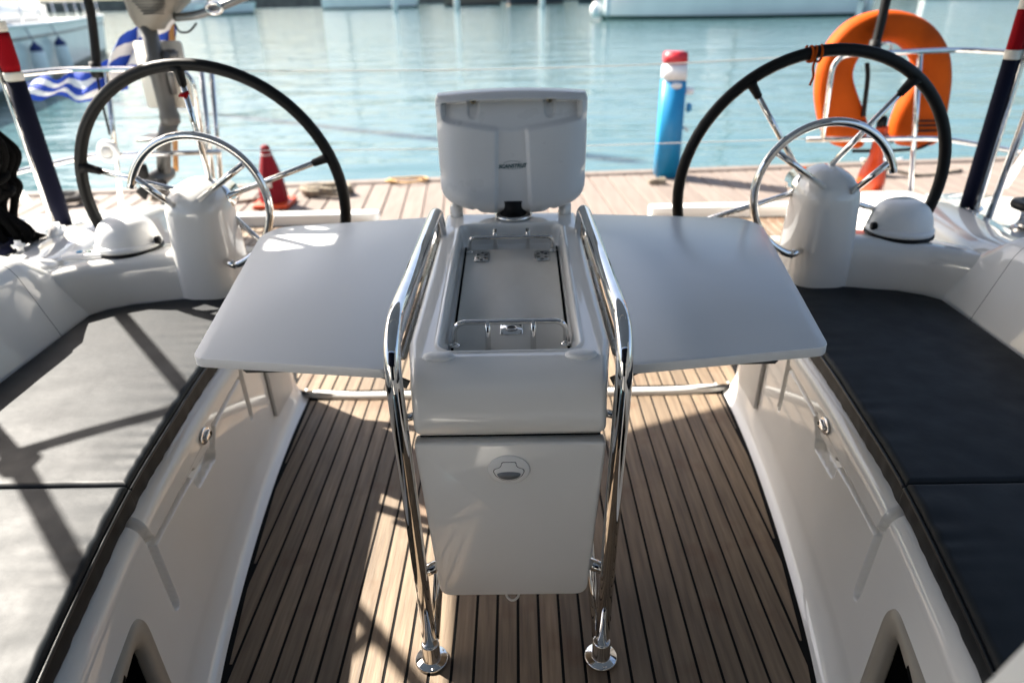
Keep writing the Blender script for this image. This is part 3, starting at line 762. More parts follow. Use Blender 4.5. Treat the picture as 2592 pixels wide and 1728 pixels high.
def wheel(s, off, lab):
    t = thing('steering_wheel', lab, 'steering wheel', (s * .93, 2.10, .74), 'steering wheels')
    C_ = Vector((s * .93, 2.115, .735)); tilt = R_(6)
    def pt(r, a, dy=0): return C_ + Vector((r * math.cos(a), -r * math.sin(a) * math.sin(tilt) + dy, r * math.sin(a) * math.cos(tilt)))
    RR = .405
    put('rim', tube([pt(RR, 2 * math.pi * k / 72) for k in range(72)], .0172, 14, closed=True), RUBBER, t)
    put('hub', lathe([(.05, -.04), (.055, 0), (.04, .04)], C_, 20, 'y'), CHROME, t)
    for k in range(5):
        a = R_(off + 72 * k)
        sp = put('spoke', tube([pt(.03, a), pt(RR - .02, a)], .0088, 10), CHROME, t)
        put('socket', tube([pt(RR - .058, a), pt(RR - .048, a), pt(RR - .02, a), pt(RR - .004, a)], [.0115, .012, .014, .024], 12), BLACK, sp)
        if s < 0 and k == 0:
            put('ribbon', join(tube([pt(RR - .085, a - .004, -.004), pt(RR - .075, a + .004, -.004)], .0135, 10), tube([pt(RR - .08, a, -.01), pt(RR - .085, a + .05, -.012)], [.006, .003], 6)), REDCL, sp)
        if s > 0 and k == 1:
            pass
    if s > 0:
        p = pt(RR, R_(103)); put('lanyard', tube(catmull([p + Vector((.004 * math.sin(q * .5) + .002 * q, .0205 * math.sin(q), .0205 * math.cos(q))) for q in np.linspace(0, 18.8, 40)] + [p + Vector((.03, .01, -.03)), p + Vector((.036, .012, -.06)), p + Vector((.03, .012, -.085))], 3), .0035, 6), ORANGE, t)
    # stainless grab hoop in front of the wheel
    g = thing('grab_rail', 'curved stainless grab hoop standing on the %s helm pedestal' % ('left' if s < 0 else 'right'), 'grab rail', (s * .9, 1.96, .6), 'stainless helm grab rails')
    hc = Vector((s * .905, 1.955, .765)); rad = .198
    def hp(a, r=rad): return hc + Vector((s * r * math.cos(a), 0, r * math.sin(a)))
    put('hoop', tube([hp(R_(a)) for a in np.linspace(16, 252, 60)], .0118, 12), CHROME, g)
    put('strut', tube([hp(R_(26)), Vector((s * 1.01, 1.995, .755))], .0095, 10), CHROME, g)
    put('strut', tube([hp(R_(142)), Vector((s * .925, 1.995, .77))], .0095, 10), CHROME, g)
    put('foot', tube([hp(R_(252)), Vector((s * .885, 1.99, .575))], .0118, 10), CHROME, g)
wheel(-1, 91, 'large black-rimmed steering wheel with red ribbon on top spoke at left helm')
wheel(1, 54, 'large black-rimmed steering wheel with orange lanyard at right helm')

# compasses
for s, w in ((-1, 'sunlit white domed compass on the left helm shelf'), (1, 'shaded white domed compass on the right helm shelf')):
    cc = Vector((s * 1.228, 2.085, .590)); t = thing('compass', w, 'compass', cc, 'helm compasses')
    put('gasket', lathe([(.097, 0), (.101, .004), (.101, .010), (.094, .012)], cc, 40), BLACK, t)
    put('base_ring', lathe([(.096, .012), (.099, .018), (.097, .028), (.088, .032)], cc, 40), PADW, t)
    P = []
    for i in range(15):
        f_ = i / 14; z = .030 + .080 * math.sin(f_ * math.pi / 2) ** 1.0; r = .092 * math.cos(f_ * math.pi / 2) ** .62 + .0005
        P.append([(cc.x + r * math.cos(a), cc.y + r * .95 * math.sin(a) + .012 * f_, cc.z + z) for a in np.linspace(0, 2 * math.pi, 41)[:-1]])
    put('hood', grid(np.array(P), wrapu=True), PADW, t)
    put('hood_rim', tube([(cc.x + .0925 * math.cos(a), cc.y + .02, cc.z + .032 + .080 * math.sin(a)) for a in np.linspace(.0, math.pi, 24)], .0042, 8), PADW, t)
    put('knob', lathe([(.012, 0), (.013, .012), (.008, .016)], cc + Vector((-s * .100, -.02, .035)), 14, 'x'), BLACK, t)

# ------------------------------------------------------------------ cockpit table
tb = thing('cockpit_table', 'white moulded cockpit table with open tray between two raised leaves', 'table', (0, 1.4, 0))
# moulded top: heightfield along a side profile
prof = [(1.004, .603), (.996, .610), (.992, .625), (.993, .645), (1.000, .672), (1.012, .694), (1.030, .708), (1.052, .716), (1.075, .7195)]
prof = [(p.x, p.y) for p in catmull([(a, b, 0) for a, b in prof], 5)]
for y in np.arange(1.078, 1.955, .0026): prof.append((y, .7195 + .004 * math.sin((y - 1.08) * 3.6) * 0))
for a in np.linspace(0, math.pi / 2, 8)[1:]: prof.append((1.955 + .03 * math.sin(a), .6895 + .03 * math.cos(a)))
prof += [(1.985, .66), (1.985, .62)]
prof = np.array(prof); tg = np.gradient(prof, axis=0); tg /= np.linalg.norm(tg, axis=1, keepdims=True)
nrm = np.stack([-tg[:, 1], tg[:, 0]], 1)            # outward (up / forward)
hw = np.interp(prof[:, 0], [.99, 1.05, 1.14, 1.95], [.170, .1760, .1895, .192])
us = np.concatenate([np.linspace(-1, 1, 151)]); er = .014
rows = []
for i in range(len(prof)):
    y, z = prof[i]; row = []
    def off(x, d): return (x, y + nrm[i, 0] * -d, z + nrm[i, 1] * -d)
    row.append(off(-hw[i], .13)); row.append(off(-hw[i], .06))
    for u in us:
        x = u * hw[i]; d = hw[i] - abs(x); dd = er - math.sqrt(max(0, er ** 2 - (er - d) ** 2)) if d < er else 0
        rec = 0.
        if y > 1.06 and nrm[i, 1] > .9:
            hx = .128 + .016 * (y - 1.1); qx, qy = abs(x) - hx + .03, abs(y - 1.478) - .378 + .03
            sd = math.hypot(max(qx, 0), max(qy, 0)) + min(max(qx, qy), 0) - .03
            rec = .058 * (1 - float(smooth(-.0075, .0015, np.array(sd)))) - .0022 * math.exp(-((sd - .0055) / .0035) ** 2)
        row.append(off(x, dd + rec))
    row.append(off(hw[i], .06)); row.append(off(hw[i], .13)); rows.append(row)
put('table_top', grid(np.array(rows), flip=True), GEL, tb)
put('front_lip', box((0, 1.026, .598), (.330, .02, .016), .003), GELIN, tb); put('door_gap', box((0, 1.030, .5885), (.326, .02, .006), 0), DARKVOID, tb, smooth=False)
put('locker_body', taper(.26, .30, .34, .40, .185, .60, .01, dx=-bx_, dy=1.235 - by_), GELIN, tb)
put('aft_body', box((0, 1.66, .60), (.30, .54, .11), .01), GELIN, tb)
# drop front with flush pull
def dp(a, b, h): return Vector((a, 1.010 + (.585 - b) * .02 - h, b))
door = put('locker_door', prism(rpoly([(-.151, .200), (.148, .200), (.172, .583), (-.173, .586)], [.026, .026, .008, .008], 6), -.02, .012, .006, 3, dp), GEL, tb)
pu = put('pull_ring', prism([(-.004 + .038 * math.cos(q), .527 + .032 * math.sin(q)) for q in np.linspace(0, 6.283, 41)[:-1]], .011, .0150, .0022, 2, dp), PADW, door)
key = [(-.016, .5445), (.009, .5445), (.0095, .537), (.012, .533), (.022, .529), (.0235, .524), (.019, .514), (.008, .5055), (-.004, .5035), (-.016, .5055), (-.027, .514), (-.0315, .524), (-.030, .529), (-.020, .533), (-.0175, .537)]
key = [(a + .000, b) for a, b in key]
put('pull_gap', prism(rpoly([(-.004 + (a + .004) * 1.05, .524 + (b - .524) * 1.05) for a, b in key], .003, 3), .014, .01535, 0, 1, dp), BLACK, pu)
put('pull_tab', prism(rpoly(key, .004, 3), .0145, .0163, .0006, 2, dp), PADW, pu)
cup = [(-.004 + .0215 * math.cos(q), .519 + (.0130 * math.sin(q) if q > math.pi else .005 * math.sin(q))) for q in np.linspace(0, 6.283, 31)[:-1]]
bm = prism(cup, .0150, .0167, 0, 1, dp)
put('finger_cup', bm, mat('cup_grey', (.16, .18, .20), .35), pu)
put('drain_cord', tube(catmull([(-.02, 1.02, .20), (-.014, 1.01, .19), (-.004, 1.005, .187), (.006, 1.01, .19), (.012, 1.02, .2)], 5), .0025, 6), CREAM, tb)
for s in (-1, 1):
    put('top_pad', lathe([(.001, .0065), (.020, .0060), (.027, .004), (.029, 0), (.029, -.006)][::-1], (s * .128 + .002, 1.076, .7205), 28, 'z', 1, .52), PADW, tb)
    put('aft_tab', box((s * .158, 1.955, .728), (.036, .05, .06), .008), GEL, tb)
# tray bottom and fittings
tf = put('tray_panel', prism(rpoly([(-.112, 1.150), (.114, 1.150), (.124, 1.800), (-.122, 1.800)], .006), .6615, .6655, .001, 1), TRAYF, tb)
for s in (-1, 1): put('tray_seam', prism([(s * .1135 + .001, 1.12), (s * .1185 + .001, 1.12), (s * .1295 + .001, 1.825), (s * .1245 + .001, 1.825)], .6600, .6640, 0), DARKVOID, tf, smooth=False)
lp = put('flush_latch', prism(rpoly([(-.021, 1.268), (.027, 1.268), (.027, 1.318), (-.021, 1.318)], .003), .6655, .6675, .0006, 1), CHROME, tf)
put('latch_well', lathe([(.001, .0), (.0125, .0), (.0125, .0012)], (.003, 1.293, .6675), 20), DARKSTEEL, lp)
put('latch_ring', tube([(.003 + .0105 * math.cos(a), 1.293 + .0105 * math.sin(a), .6700) for a in np.linspace(0, 6.283, 25)[:-1]], .0016, 6, closed=True), CHROME, lp)
for a in (-1, 1):
    for b in (-1, 1): put('screw', lathe([(.0022, 0), (.002, .001)], (.003 + a * .0195, 1.293 + b * .0200, .6675), 8), DARKSTEEL, lp)
for x in (-.078, .084):
    h = put('hinge_plate', prism(rpoly([(x - .0205, 1.700), (x + .0205, 1.700), (x + .0205, 1.776), (x - .0205, 1.776)], .014), .6656, .6685, .0008, 1), STEEL, tf)
    for a in range(6):
        an = a * math.pi / 3 + .5; put('hole', lathe([(.0046, 0), (.0044, .0006)], (x + .0120 * math.cos(an), 1.738 + .026 * math.sin(an), .6686), 8), BLACK, h)
def fiddle(y, hgt, dy, wd):
    f_ = put('fiddle_rail', tube(fillet([(-wd, y, .664), (-wd, y, .664 + hgt), (wd + .002, y, .664 + hgt), (wd + .002, y, .664)], .028, 8), .0056, 12), CHROME, tb)
    for x in (-.043, .047): put('post', tube([(x, y + dy, .664), (x, y + dy * (1 if dy > 0 else .5), .664 + hgt * (.9 if dy < .01 else 1.25)), (x, y, .664 + hgt)], .0058, 10), CHROME, f_)
    for x in (-wd, wd + .002): put('foot', lathe([(.011, 0), (.010, .003), (.006, .005)], (x, y, .6655), 14), CHROME, f_)
fiddle(1.222, .054, -.018, .111); fiddle(1.780, .043, .03, .113)
# stainless frames
for s in (-1, 1):
    a0, a1 = .185, .198
    f_ = put('side_frame', tube(fillet([(s * a0, 1.012, .012), (s * .190, 1.006, .40), (s * a1, 1.002, .800), (s * .190, 1.775, .800), (s * .186, 1.80, .60)], .11, 12), .0150, 18), CHROME, tb)
    put('foot_flange', lathe([(.036, 0), (.036, .0055), (.034, .0075), (.0205, .0085), (.0195, .0095), (.0195, .052), (.0180, .055), (.0155, .056)], (s * a0, 1.012, .0005), 28), CHROME, f_)
    for a in (.7, 4.9): put('screw', lathe([(.0042, 0), (.0036, .0012)], (s * a0 + .029 * math.cos(a), 1.012 + .029 * math.sin(a), .0072), 12), STEEL, f_)
    put('brace', tube(fillet([(s * .178, 1.03, .045), (s * .168, 1.22, .22), (s * .150, 1.40, .36)], .05), .0115, 12), CHROME, f_)
    put('rear_leg', tube([(s * .186, 1.80, .62), (s * .183, 1.80, .02)], .0150, 14), CHROME, f_)
    put('rear_flange', lathe([(.036, 0), (.036, .005), (.022, .009)], (s * .183, 1.80, .0005), 24), CHROME, f_)
    put('cross_bar', tube([(s * .188, 1.010, .262), (s * .130, 1.045, .262)], .0125, 12), CHROME, f_)
    put('cross_bar', tube([(s * .194, 1.008, .632), (s * .150, 1.03, .632)], .0075, 10), CHROME, f_)
# leaves
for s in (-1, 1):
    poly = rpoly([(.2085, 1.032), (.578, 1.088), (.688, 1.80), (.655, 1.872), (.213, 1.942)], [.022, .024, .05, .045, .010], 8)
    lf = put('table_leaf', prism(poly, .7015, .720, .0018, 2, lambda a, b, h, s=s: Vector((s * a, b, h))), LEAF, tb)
    lf.data.materials.append(PADW)      # white edge band under the sky-tinted laminate face
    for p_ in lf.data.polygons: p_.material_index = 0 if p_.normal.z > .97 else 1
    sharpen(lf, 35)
    put('support_arm', tube([(s * .19, 1.09, .652), (s * .285, 1.105, .694)], .006, 8), DARKSTEEL, lf)
    put('support_arm', tube([(s * .19, 1.11, .647), (s * .29, 1.125, .690)], .005, 8), DARKSTEEL, lf)
    put('support_bracket', box((s * .455, 1.118, .6845), (.085, .030, .016), .004), DARKSTEEL, lf)
    put('support_hook', tube([(s * .37, 1.112, .694), (s * .425, 1.110, .678), (s * .434, 1.110, .682)], .0032, 8), STEEL, lf)
    put('hinge', box((s * .203, 1.48, .690), (.016, .70, .012), .003), STEEL, lf)

# ------------------------------------------------------------------ instrument pod on the table's aft end
pod = thing('instrument_pod', 'pale grey twin instrument pod on black swivel standing on the table', 'instrument pod', (0, 1.93, .72))
put('swivel_ring', lathe([(.052, 0), (.054, .004), (.054, .010), (.046, .013)], (.008, 1.925, .7195), 32), CHROME, pod)
put('swivel_post', lathe([(.040, .012), (.036, .03), (.040, .055)], (.008, 1.925, .7195), 28), BLACK, pod)
nu, nv = 150, 120; PX = .008
def pod_pt(u, v, face=True):
    z = .752 + .288 * v
    w = .200 + .013 * v
    rc = 1.0
    vb = .20
    if v < vb: w *= math.sqrt(max(0, 1 - ((vb - v) / vb) ** 2.4 * .30)) ** 1
    vt = .93
    if v > vt: w *= 1 - .035 * ((v - vt) / (1 - vt)) ** 2
    x = u * w
    zb = z - .016 * (1 - v) ** 2 * (1 - u * u) + .040 * max(0, abs(u) - .45) ** 1.6 * (1 - v) ** 3
    zb += .012 * v ** 3 * (1 - .8 * u * u)
    zb += .006 * (1 - v) ** 6 * math.exp(-((abs(u) - .62) / .05) ** 2)
    bul = .042 * (1 - abs(u) ** 5) * (1 - abs(2 * v - 1) ** 8)
    yb = 1.905 + .115 * v
    h = 0.
    x_ = abs(x)
    stem = 1 - float(smooth(.043, .054, np.array(x_ + .010 * v)))
    barlo = .80 - .10 * (1 - min(1, x_ / .19)) ** .8
    bar = float(smooth(barlo - .022, barlo + .022, np.array(v))) * (1 - float(smooth(.186, .200, np.array(x_))))
    h += -.013 * stem * (1 - bar) - bar * (.012 + .030 * min(1, max(0, (v - .66) / .26)))
    vis = float(smooth(.925, .95, np.array(v))); h += .042 * vis * bar + .003 * vis
    for sx_ in (-1, 1):
        dx_ = x - sx_ * .108; q = math.hypot(dx_, max(0, .845 - v, v - .95) * .30)
        if v < .95: h -= .010 * (1 - float(smooth(.011, .017, np.array(q))))
    for vv in (.30, .78):
        h -= .012 * math.exp(-((x_ - w) / .010) ** 2 - ((v - vv) / .05) ** 2)
    return (PX + x, yb - bul - h, zb)
us = np.sin(np.linspace(-math.pi / 2, math.pi / 2, nu)) * .35 + np.linspace(-1, 1, nu) * .65
vs = np.linspace(0, 1, nv)
P = np.array([[pod_pt(u, v) for u in us] for v in vs])
V, F = grid(P); k0 = len(V)
ring = [(0, j) for j in range(nu)] + [(i, nu - 1) for i in range(1, nv)] + [(nv - 1, j) for j in range(nu - 2, -1, -1)] + [(i, 0) for i in range(nv - 2, 0, -1)]
L = len(ring); cen = P.reshape(-1, 3).mean(0); lay = [[i * nu + j for i, j in ring]]
for dy, k in ((.006, 1.012), (.02, 1.022), (.055, 1.028), (.062, 1.02)):
    lay.append(list(range(len(V), len(V) + L)))
    for i, j in ring:
        p = P[i, j]; V.append((cen[0] + (p[0] - cen[0]) * k, p[1] + dy, cen[2] + (p[2] - cen[2]) * k))
for a, b in zip(lay[:-1], lay[1:]):
    for q in range(L): F.append((a[q], b[q], b[(q + 1) % L], a[(q + 1) % L]))
F.append(tuple(lay[-1]))
put('pod_shell', (V, F), PODW, pod)
for sx_ in (-1, 1):
    p = pod_pt(sx_ * .108 / .213, .935)
    sc_ = put('screw', lathe([(.0085, 0), (.0085, .004), (.006, .006)], (p[0], p[1] - .004, p[2]), 16, 'y'), mat('brass_screw', (.30, .26, .18), .3, 1.), pod)
    put('hex_socket', lathe([(.004, 0), (.0038, .001)], (p[0], p[1] - .0095, p[2]), 6, 'y'), BLACK, sc_)
fc = bpy.data.curves.new('logo', 'FONT'); fc.body = 'SCANSTRUT'; fc.size = .0140; fc.shear = .35; fc.align_x = 'CENTER'; fc.extrude = .0004; fc.offset = .0004
fo = bpy.data.objects.new('logo_tmp', fc); COL.objects.link(fo)
dg = bpy.context.evaluated_depsgraph_get(); me = bpy.data.meshes.new_from_object(fo.evaluated_get(dg)); bpy.data.objects.remove(fo)
cp = Vector(pod_pt(0, .40)); up = (Vector(pod_pt(0, .45)) - Vector(pod_pt(0, .35))).normalized()
lm = Matrix(((1, 0, 0), (0, 0, -1), (0, 1, 0))).to_4x4(); nrm_ = Vector((1, 0, 0)).cross(up)
rot = Matrix((Vector((1, 0, 0)), up, nrm_)).transposed().to_4x4()
me.transform(Matrix.Translation(cp + nrm_ * .0012) @ rot @ Matrix.Rotation(R_(2), 4, 'Z'))
me.materials.clear(); lg = put('logo', me, INK, pod, smooth=False)
arc = [Vector((.036 * math.cos(a), .006 + .010 * math.sin(a), 0)) for a in np.linspace(3.6, 6.6, 20)]
arc2 = [Vector((.036 * math.cos(a) * .8, .006 + .012 * math.sin(a), 0)) for a in np.linspace(.7, 2.6, 20)]
put('logo_arc', join(tube([cp + nrm_ * .001 + rot.to_3x3() @ p for p in arc], .0005, 5), tube([cp + nrm_ * .001 + rot.to_3x3() @ p for p in arc2], .0005, 5)), INK, pod)

# ------------------------------------------------------------------ stern rails, lines, lifebuoy
def pushpit(s, lab):
    t = thing('stern_rail', lab, 'rail', (s * 1.9, 3.45, .3), 'stainless stern rails')
    y = 3.42; x_in = 1.50
    put('top_rail', tube(fillet([(s * (x_in + .02), y, .62), (s * x_in, y, 1.01), (s * 2.10, y, 1.02), (s * 2.36, 3.15, 1.01), (s * 2.42, 2.2, 1.0)], .09, 8), .0125, 10), CHROME, t)
    put('mid_rail', tube(fillet([(s * 1.44, y, .628), (s * 2.10, y, .622), (s * 2.34, 3.15, .60), (s * 2.40, 2.2, .60)], .12, 8), .0125, 10), CHROME, t)
    put('stanchion', tube([(s * 1.90, y + .004, 1.015), (s * 2.02, y + .004, .32)], .0125, 10), CHROME, t)
    if s < 0: put('stanchion', tube([(s * 1.46, y + .02, 1.0), (s * 1.545, y + .02, .26)], .0125, 10), CHROME, t); put('stanchion', tube([(s * 1.425, y + .05, 1.0), (s * 1.52, y + .05, .26)], .0125, 10), CHROME, t)
    return t
pushpit(-1, 'stainless stern rail on the left quarter carrying the outboard')
pushpit(1, 'stainless stern rail on the right quarter in front of the lifebuoy')
for z0, z1, z2, w in ((1.0, .985, 1.01, 'upper'), (.63, .62, .63, 'lower')):
    o = put('guard_wire', tube(catmull([(-1.45, 3.44, z0), (-.7, 3.44, z1), (0, 3.44, z1 - .006), (.7, 3.44, z1), (1.49, 3.43, z2)], 8), .0026, 6), GREYP)
    tagit(o, 'thin %s guard wire stretched across the stern between the rails' % w, 'wire', 'guard wires across the stern')
li = thing('deck_light', 'round white deck light clamped to the left stern rail', 'light', (-1.98, 3.40, .64))
put('housing', lathe([(.05, -.01), (.056, 0), (.05, .016), (.034, .02), (.03, .012)], (-1.985, 3.40, .645), 24, 'y'), PADW, li)
put('lens', lathe([(.028, .01), (.024, .02), (.008, .024)], (-1.985, 3.40, .645), 20, 'y'), GREYP, li)

outer = [(1.697, .559), (1.623, .582), (1.56, .662), (1.512, .79), (1.497, .904), (1.508, .999), (1.531, 1.064), (1.592, 1.136), (1.673, 1.175), (1.759, 1.189), (1.865, 1.178), (1.965, 1.138), (2.045, 1.077), (2.107, .996), (2.148, .89), (2.166, .777), (2.173, .67), (2.159, .582), (2.086, .554)]
inner = [(1.774, .555), (1.788, .589), (1.792, .657), (1.758, .73), (1.709, .811), (1.667, .89), (1.662, .939), (1.678, .986), (1.715, 1.028), (1.781, 1.05), (1.854, 1.039), (1.913, 1.0), (1.951, .952), (1.967, .884), (1.94, .806), (1.92, .736), (1.911, .66), (1.923, .608), (1.971, .564)]
lb = thing('lifebuoy', 'orange horseshoe lifebuoy hung on the right stern rail', 'lifebuoy', (1.83, 3.56, .56))
O_ = catmull([(a, 0, b) for a, b in outer], 4); I_ = catmull([(a, 0, b) for a, b in inner], 4); P = []
for q, (a, b) in enumerate(zip(O_, I_)):
    sec = []; cm = (a + b) / 2; hvec = (a - b) / 2
    endk = min(1, .45 + min(q, len(O_) - 1 - q) * .28)
    for k in range(20):
        an = 2 * math.pi * k / 20; c_, s_ = math.cos(an), math.sin(an)
        px_ = math.copysign(abs(c_) ** .62, c_); py_ = math.copysign(abs(s_) ** .7, s_)
        cr = 1 + .05 * noise.noise((a.x * 9, a.z * 9, k))
        p = cm + hvec * px_; sec.append((p.x, 3.565 + .062 * py_ * endk * cr, p.z))
    P.append(sec)
V, F = grid(np.array(P), wrapu=True); F.append(tuple(range(20))); F.append(tuple((len(P) - 1) * 20 + k for k in range(20))[::-1])
put('body', (V, F), ORANGE, lb)
put('strap', tube(catmull([(1.70, 3.50, .965), (1.712, 3.49, .9), (1.722, 3.49, .80), (1.735, 3.5, .72)], 5), .011, 6), BLACK, lb)
put('lower_band', tube(fillet([(1.72, 3.51, .548), (1.90, 3.50, .548), (2.06, 3.50, .556), (2.13, 3.52, .60)], .04), .0085, 8), BLACK, lb)
for k, (x0, x1, z) in enumerate(((1.99, 2.125, .668), (2.0, 2.115, .642), (1.985, 2.12, .690))): put('print_line', box(((x0 + x1) / 2, 3.502, z), (x1 - x0, .004, .009), 0, (.0, 'Y')), BLACK, lb, smooth=False)
put('print_line', box((1.70, 3.502, .69), (.10, .004, .009), 0), BLACK, lb, smooth=False)
lt = thing('rescue_light', 'orange plastic rescue light hanging below the lifebuoy', 'rescue light', (1.82, 3.47, .32))
put('body', lathe([(.018, 0), (.038, .01), (.040, .03), (.062, .045), (.068, .10), (.060, .15), (.040, .20), (.032, .23), (.030, .36), (.026, .37)], (1.825, 3.47, .305), 22), ORANGEP, lt)
put('clip', box((1.815, 3.465, .695), (.045, .03, .06), .008), BLACK, lt)
put('hook', tube(catmull([(1.82, 3.46, .67), (1.85, 3.455, .63), (1.88, 3.45, .60)], 4), .010, 8), BLACK, lt)

# straps of the awning that come down to the stern rails
for s, pts, w in ((-1, [(-1.955, 3.44, 1.0), (-1.93, 3.46, 1.18), (-1.915, 3.46, 1.33), (-1.88, 3.47, 2.02)], 'left'), (1, [(1.69, 3.44, 1.02), (1.71, 3.46, 1.22), (1.73, 3.47, 2.02)], 'right')):
    t = thing('backstay_cover', 'black covered stay rising from the %s stern rail' % w, 'stay', pts[0], 'black stays at the stern')
    put('cover', tube(catmull(pts, 6), 0.0205 if s < 0 else .021, 10), BLACK, t)
    put('lower_boot', lathe([(.024, -.02), (.03, 0), (.024, .05)], pts[0], 14), BLACK, t)
    if s < 0: put('tail', tube(catmull([(-1.955, 3.43, .98), (-1.96, 3.42, .85), (-1.965, 3.42, .72)], 4), .006, 6), BLACK, t)
    else: put('shackle', tube([(1.75 + .025 * math.cos(a), 3.45, 1.035 + .02 * math.sin(a)) for a in np.linspace(0, 6.283, 17)[:-1]], .006, 6, closed=True), CHROME, t)

# ------------------------------------------------------------------ awning (bimini) over the cockpit, its frame and poles
bim = thing('bimini', 'dark canvas bimini awning on stainless hoops over the cockpit', 'awning', (0, 1.6, 2.1))
def bz_(x, y): return 2.10 + .05 * (1 - (x / 2.3) ** 2) + .012 * math.cos(2 * math.pi * (y + .4) / 1.3)
xs = np.unique(np.concatenate([np.linspace(-2.12, 2.12, 47), np.arange(-2.02, -1.68, .008)])); ysb = np.unique(np.concatenate([np.linspace(-.6, 3.64, 44), np.arange(2.46, 2.82, .008)]))
aft_edge = itp([0, .8, 1.2, 1.57, 1.85, 2.12], [3.55, 3.46, 3.35, 3.20, 3.04, 2.80])
P = np.array([[(x, -.6 + (y + .6) * (float(aft_edge(abs(x))) + .6) / 4.24 if y > 2.85 else y * 1.0, bz_(x, y)) for x in xs] for y in ysb])
for j, x in enumerate(xs):     # squeeze the last stretch to the curved aft hem
    ye = float(aft_edge(abs(x)))
    for i, y in enumerate(ysb): P[i, j, 1] = y if y <= 2.70 else 2.70 + (y - 2.70) * (ye - 2.70) / .94
V, F = grid(P); nx = len(xs); FF = []
for q in F:
    cx_ = sum(V[i][0] for i in q) / 4; cy_ = sum(V[i][1] for i in q) / 4
    a, b = (cx_ + 1.855) / .085, (cy_ - 2.59) / .125
    a2 = cy_ + .55 * cx_
    if a * a + b * b < 1 and b > -.40 + .2 * a: continue  # opening added to the canvas so a sun patch reaches the left leaf
    FF.append(q)
put('canopy', (V, FF), CANVAS, bim)
for y in (-.55, 1.62, 2.95):
    put('hoop', tube(fillet([(-2.06, y, 1.97), (-2.04, y, 2.065), (0, y, 2.115), (2.04, y, 2.065), (2.06, y, 1.97)], .08, 8), .0125, 10), CHROME, bim)
for s in (-1, 1):
    put('jaw_slide', box((s * 2.02, 1.79, 1.535), (.05, .075, .06), .008), STEEL, bim)
    put('leg', tube([(s * 2.03, 1.98, .60), (s * 2.02, 1.79, 1.535), (s * 2.04, 1.64, 2.05)], [.016, .021, .021], 10), CHROME, bim)
    put('leg', tube([(s * 2.0, 2.76, .56), (s * 2.03, 2.10, 2.06)], .019, 10), CHROME, bim)
    put('strut', tube(fillet([(s * 2.02, 1.79, 1.50), (s * 2.02, 2.02, 1.69), (s * 2.02, 2.12, 1.775), (s * 2.02, 2.20, 1.82)], .10), .016, 10), CHROME, bim)
    # pole with a red, white and navy sleeve
    w = 'left' if s < 0 else 'right'
    t = thing('awning_pole', 'stainless pole with red, white and navy sleeve at the %s edge' % w, 'pole', (s * 1.73, 2.5, .5), 'sleeved awning poles')
    put('tube', tube([(s * 1.735, 2.5, .50), (s * 1.742, 2.5, 1.0), (s * 1.75, 2.5, 2.06)], .0135, 12), CHROME, t)
    if s > 0: put('tube', tube([(1.765, 2.46, .50), (1.80, 2.46, 1.1), (1.86, 2.46, 2.06)], .0125, 12), CHROME, t)
    def slv(z0, z1, k=1): return tube([(s * (1.692 + (z - .5) * .012), 2.49, z) for z in np.linspace(z0, z1, 6)], [.030 * k if i not in (0,) else .026 * k for i in range(6)] if s < 0 else .024 * k, 12)
    put('sleeve', slv(.555, 1.062), NAVYCL, t); put('band', slv(1.0625, 1.092, 1.01), CREAM, t); put('top_sleeve', slv(1.0925, 1.215, 1.0), REDCL, t); put('top_band', slv(1.2155, 1.25, 1.01), CREAM, t)
    put('foot', bmj(box((s * 1.735, 2.5, .505), (.10, .07, .02), .005), box((s * 1.735, 2.5, .53), (.05, .035, .05), .008)), CHROME, t)

# outboard on its bracket
ob = thing('outboard_motor', 'grey outboard motor clamped upright on a white board at left stern', 'outboard motor', (-1.75, 3.62, .5))
oy = 3.60
put('mounting_board', box((-1.745, 3.66, .965), (.235, .035, .315), .008, (R_(1), 'Y')), CREAM, ob)
rings = []
for z, hx, hy, dx in ((1.175, .045, .06, 0), (1.20, .062, .08, 0), (1.24, .095, .11, .005), (1.29, .125, .14, .01), (1.36, .145, .17, .01), (1.44, .145, .17, .01), (1.50, .12, .14, 0), (1.53, .05, .07, 0)):
    rings.append([(x, y, z) for x, y in superell(-1.675 + dx - (.05 if z < 1.21 else .03 if z < 1.25 else 0), oy + .01, hx, hy, 3.2, 32)])
V, F = grid(np.array(rings), wrapu=True); F.append(tuple(range(32))[::-1]); F.append(tuple(7 * 32 + k for k in range(32)))
put('cowl', (V, F), ENGINEC, ob)
for k in range(7): put('grille_slat', box((-1.645, oy - .108 - .0055 * k, 1.245 + .013 * k), (.10 + .012 * k, .012, .005), .001), ENGINE, ob)
put('shaft', lathe([(.042, 0), (.046, .04), (.040, .06), (.040, .22), (.046, .24), (.046, .30), (.036, .32), (.034, .46)], (-1.73, oy - .02, .74), 20, 'z', 1, 1.35), ENGINE, ob)
put('clamp', bmj(box((-1.70, oy + .02, 1.06), (.12, .05, .05), .01), box((-1.68, oy - .02, .98), (.03, .03, .20), .006), tube([(-1.67, oy - .06, 1.02), (-1.66, oy - .13, 1.02)], .012, 8)), DARKSTEEL, ob)
put('lower_shaft', tube([(-1.73, oy - .02, .76), (-1.79, oy - .02, .66), (-1.83, oy - .02, .50)], [.043, .036, .034], 14), ENGINE, ob)
put('cavitation_plate', prism(rpoly([(-1.90, oy - .12), (-1.76, oy - .12), (-1.76, oy + .10), (-1.90, oy + .10)], .05), .672, .684, .004, 1), ENGINE, ob)
put('gearcase', lathe([(.008, -.16), (.036, -.10), (.046, 0), (.040, .08), (.028, .12)], (-1.855, oy - .02, .475), 18, 'y'), ENGINE, ob)
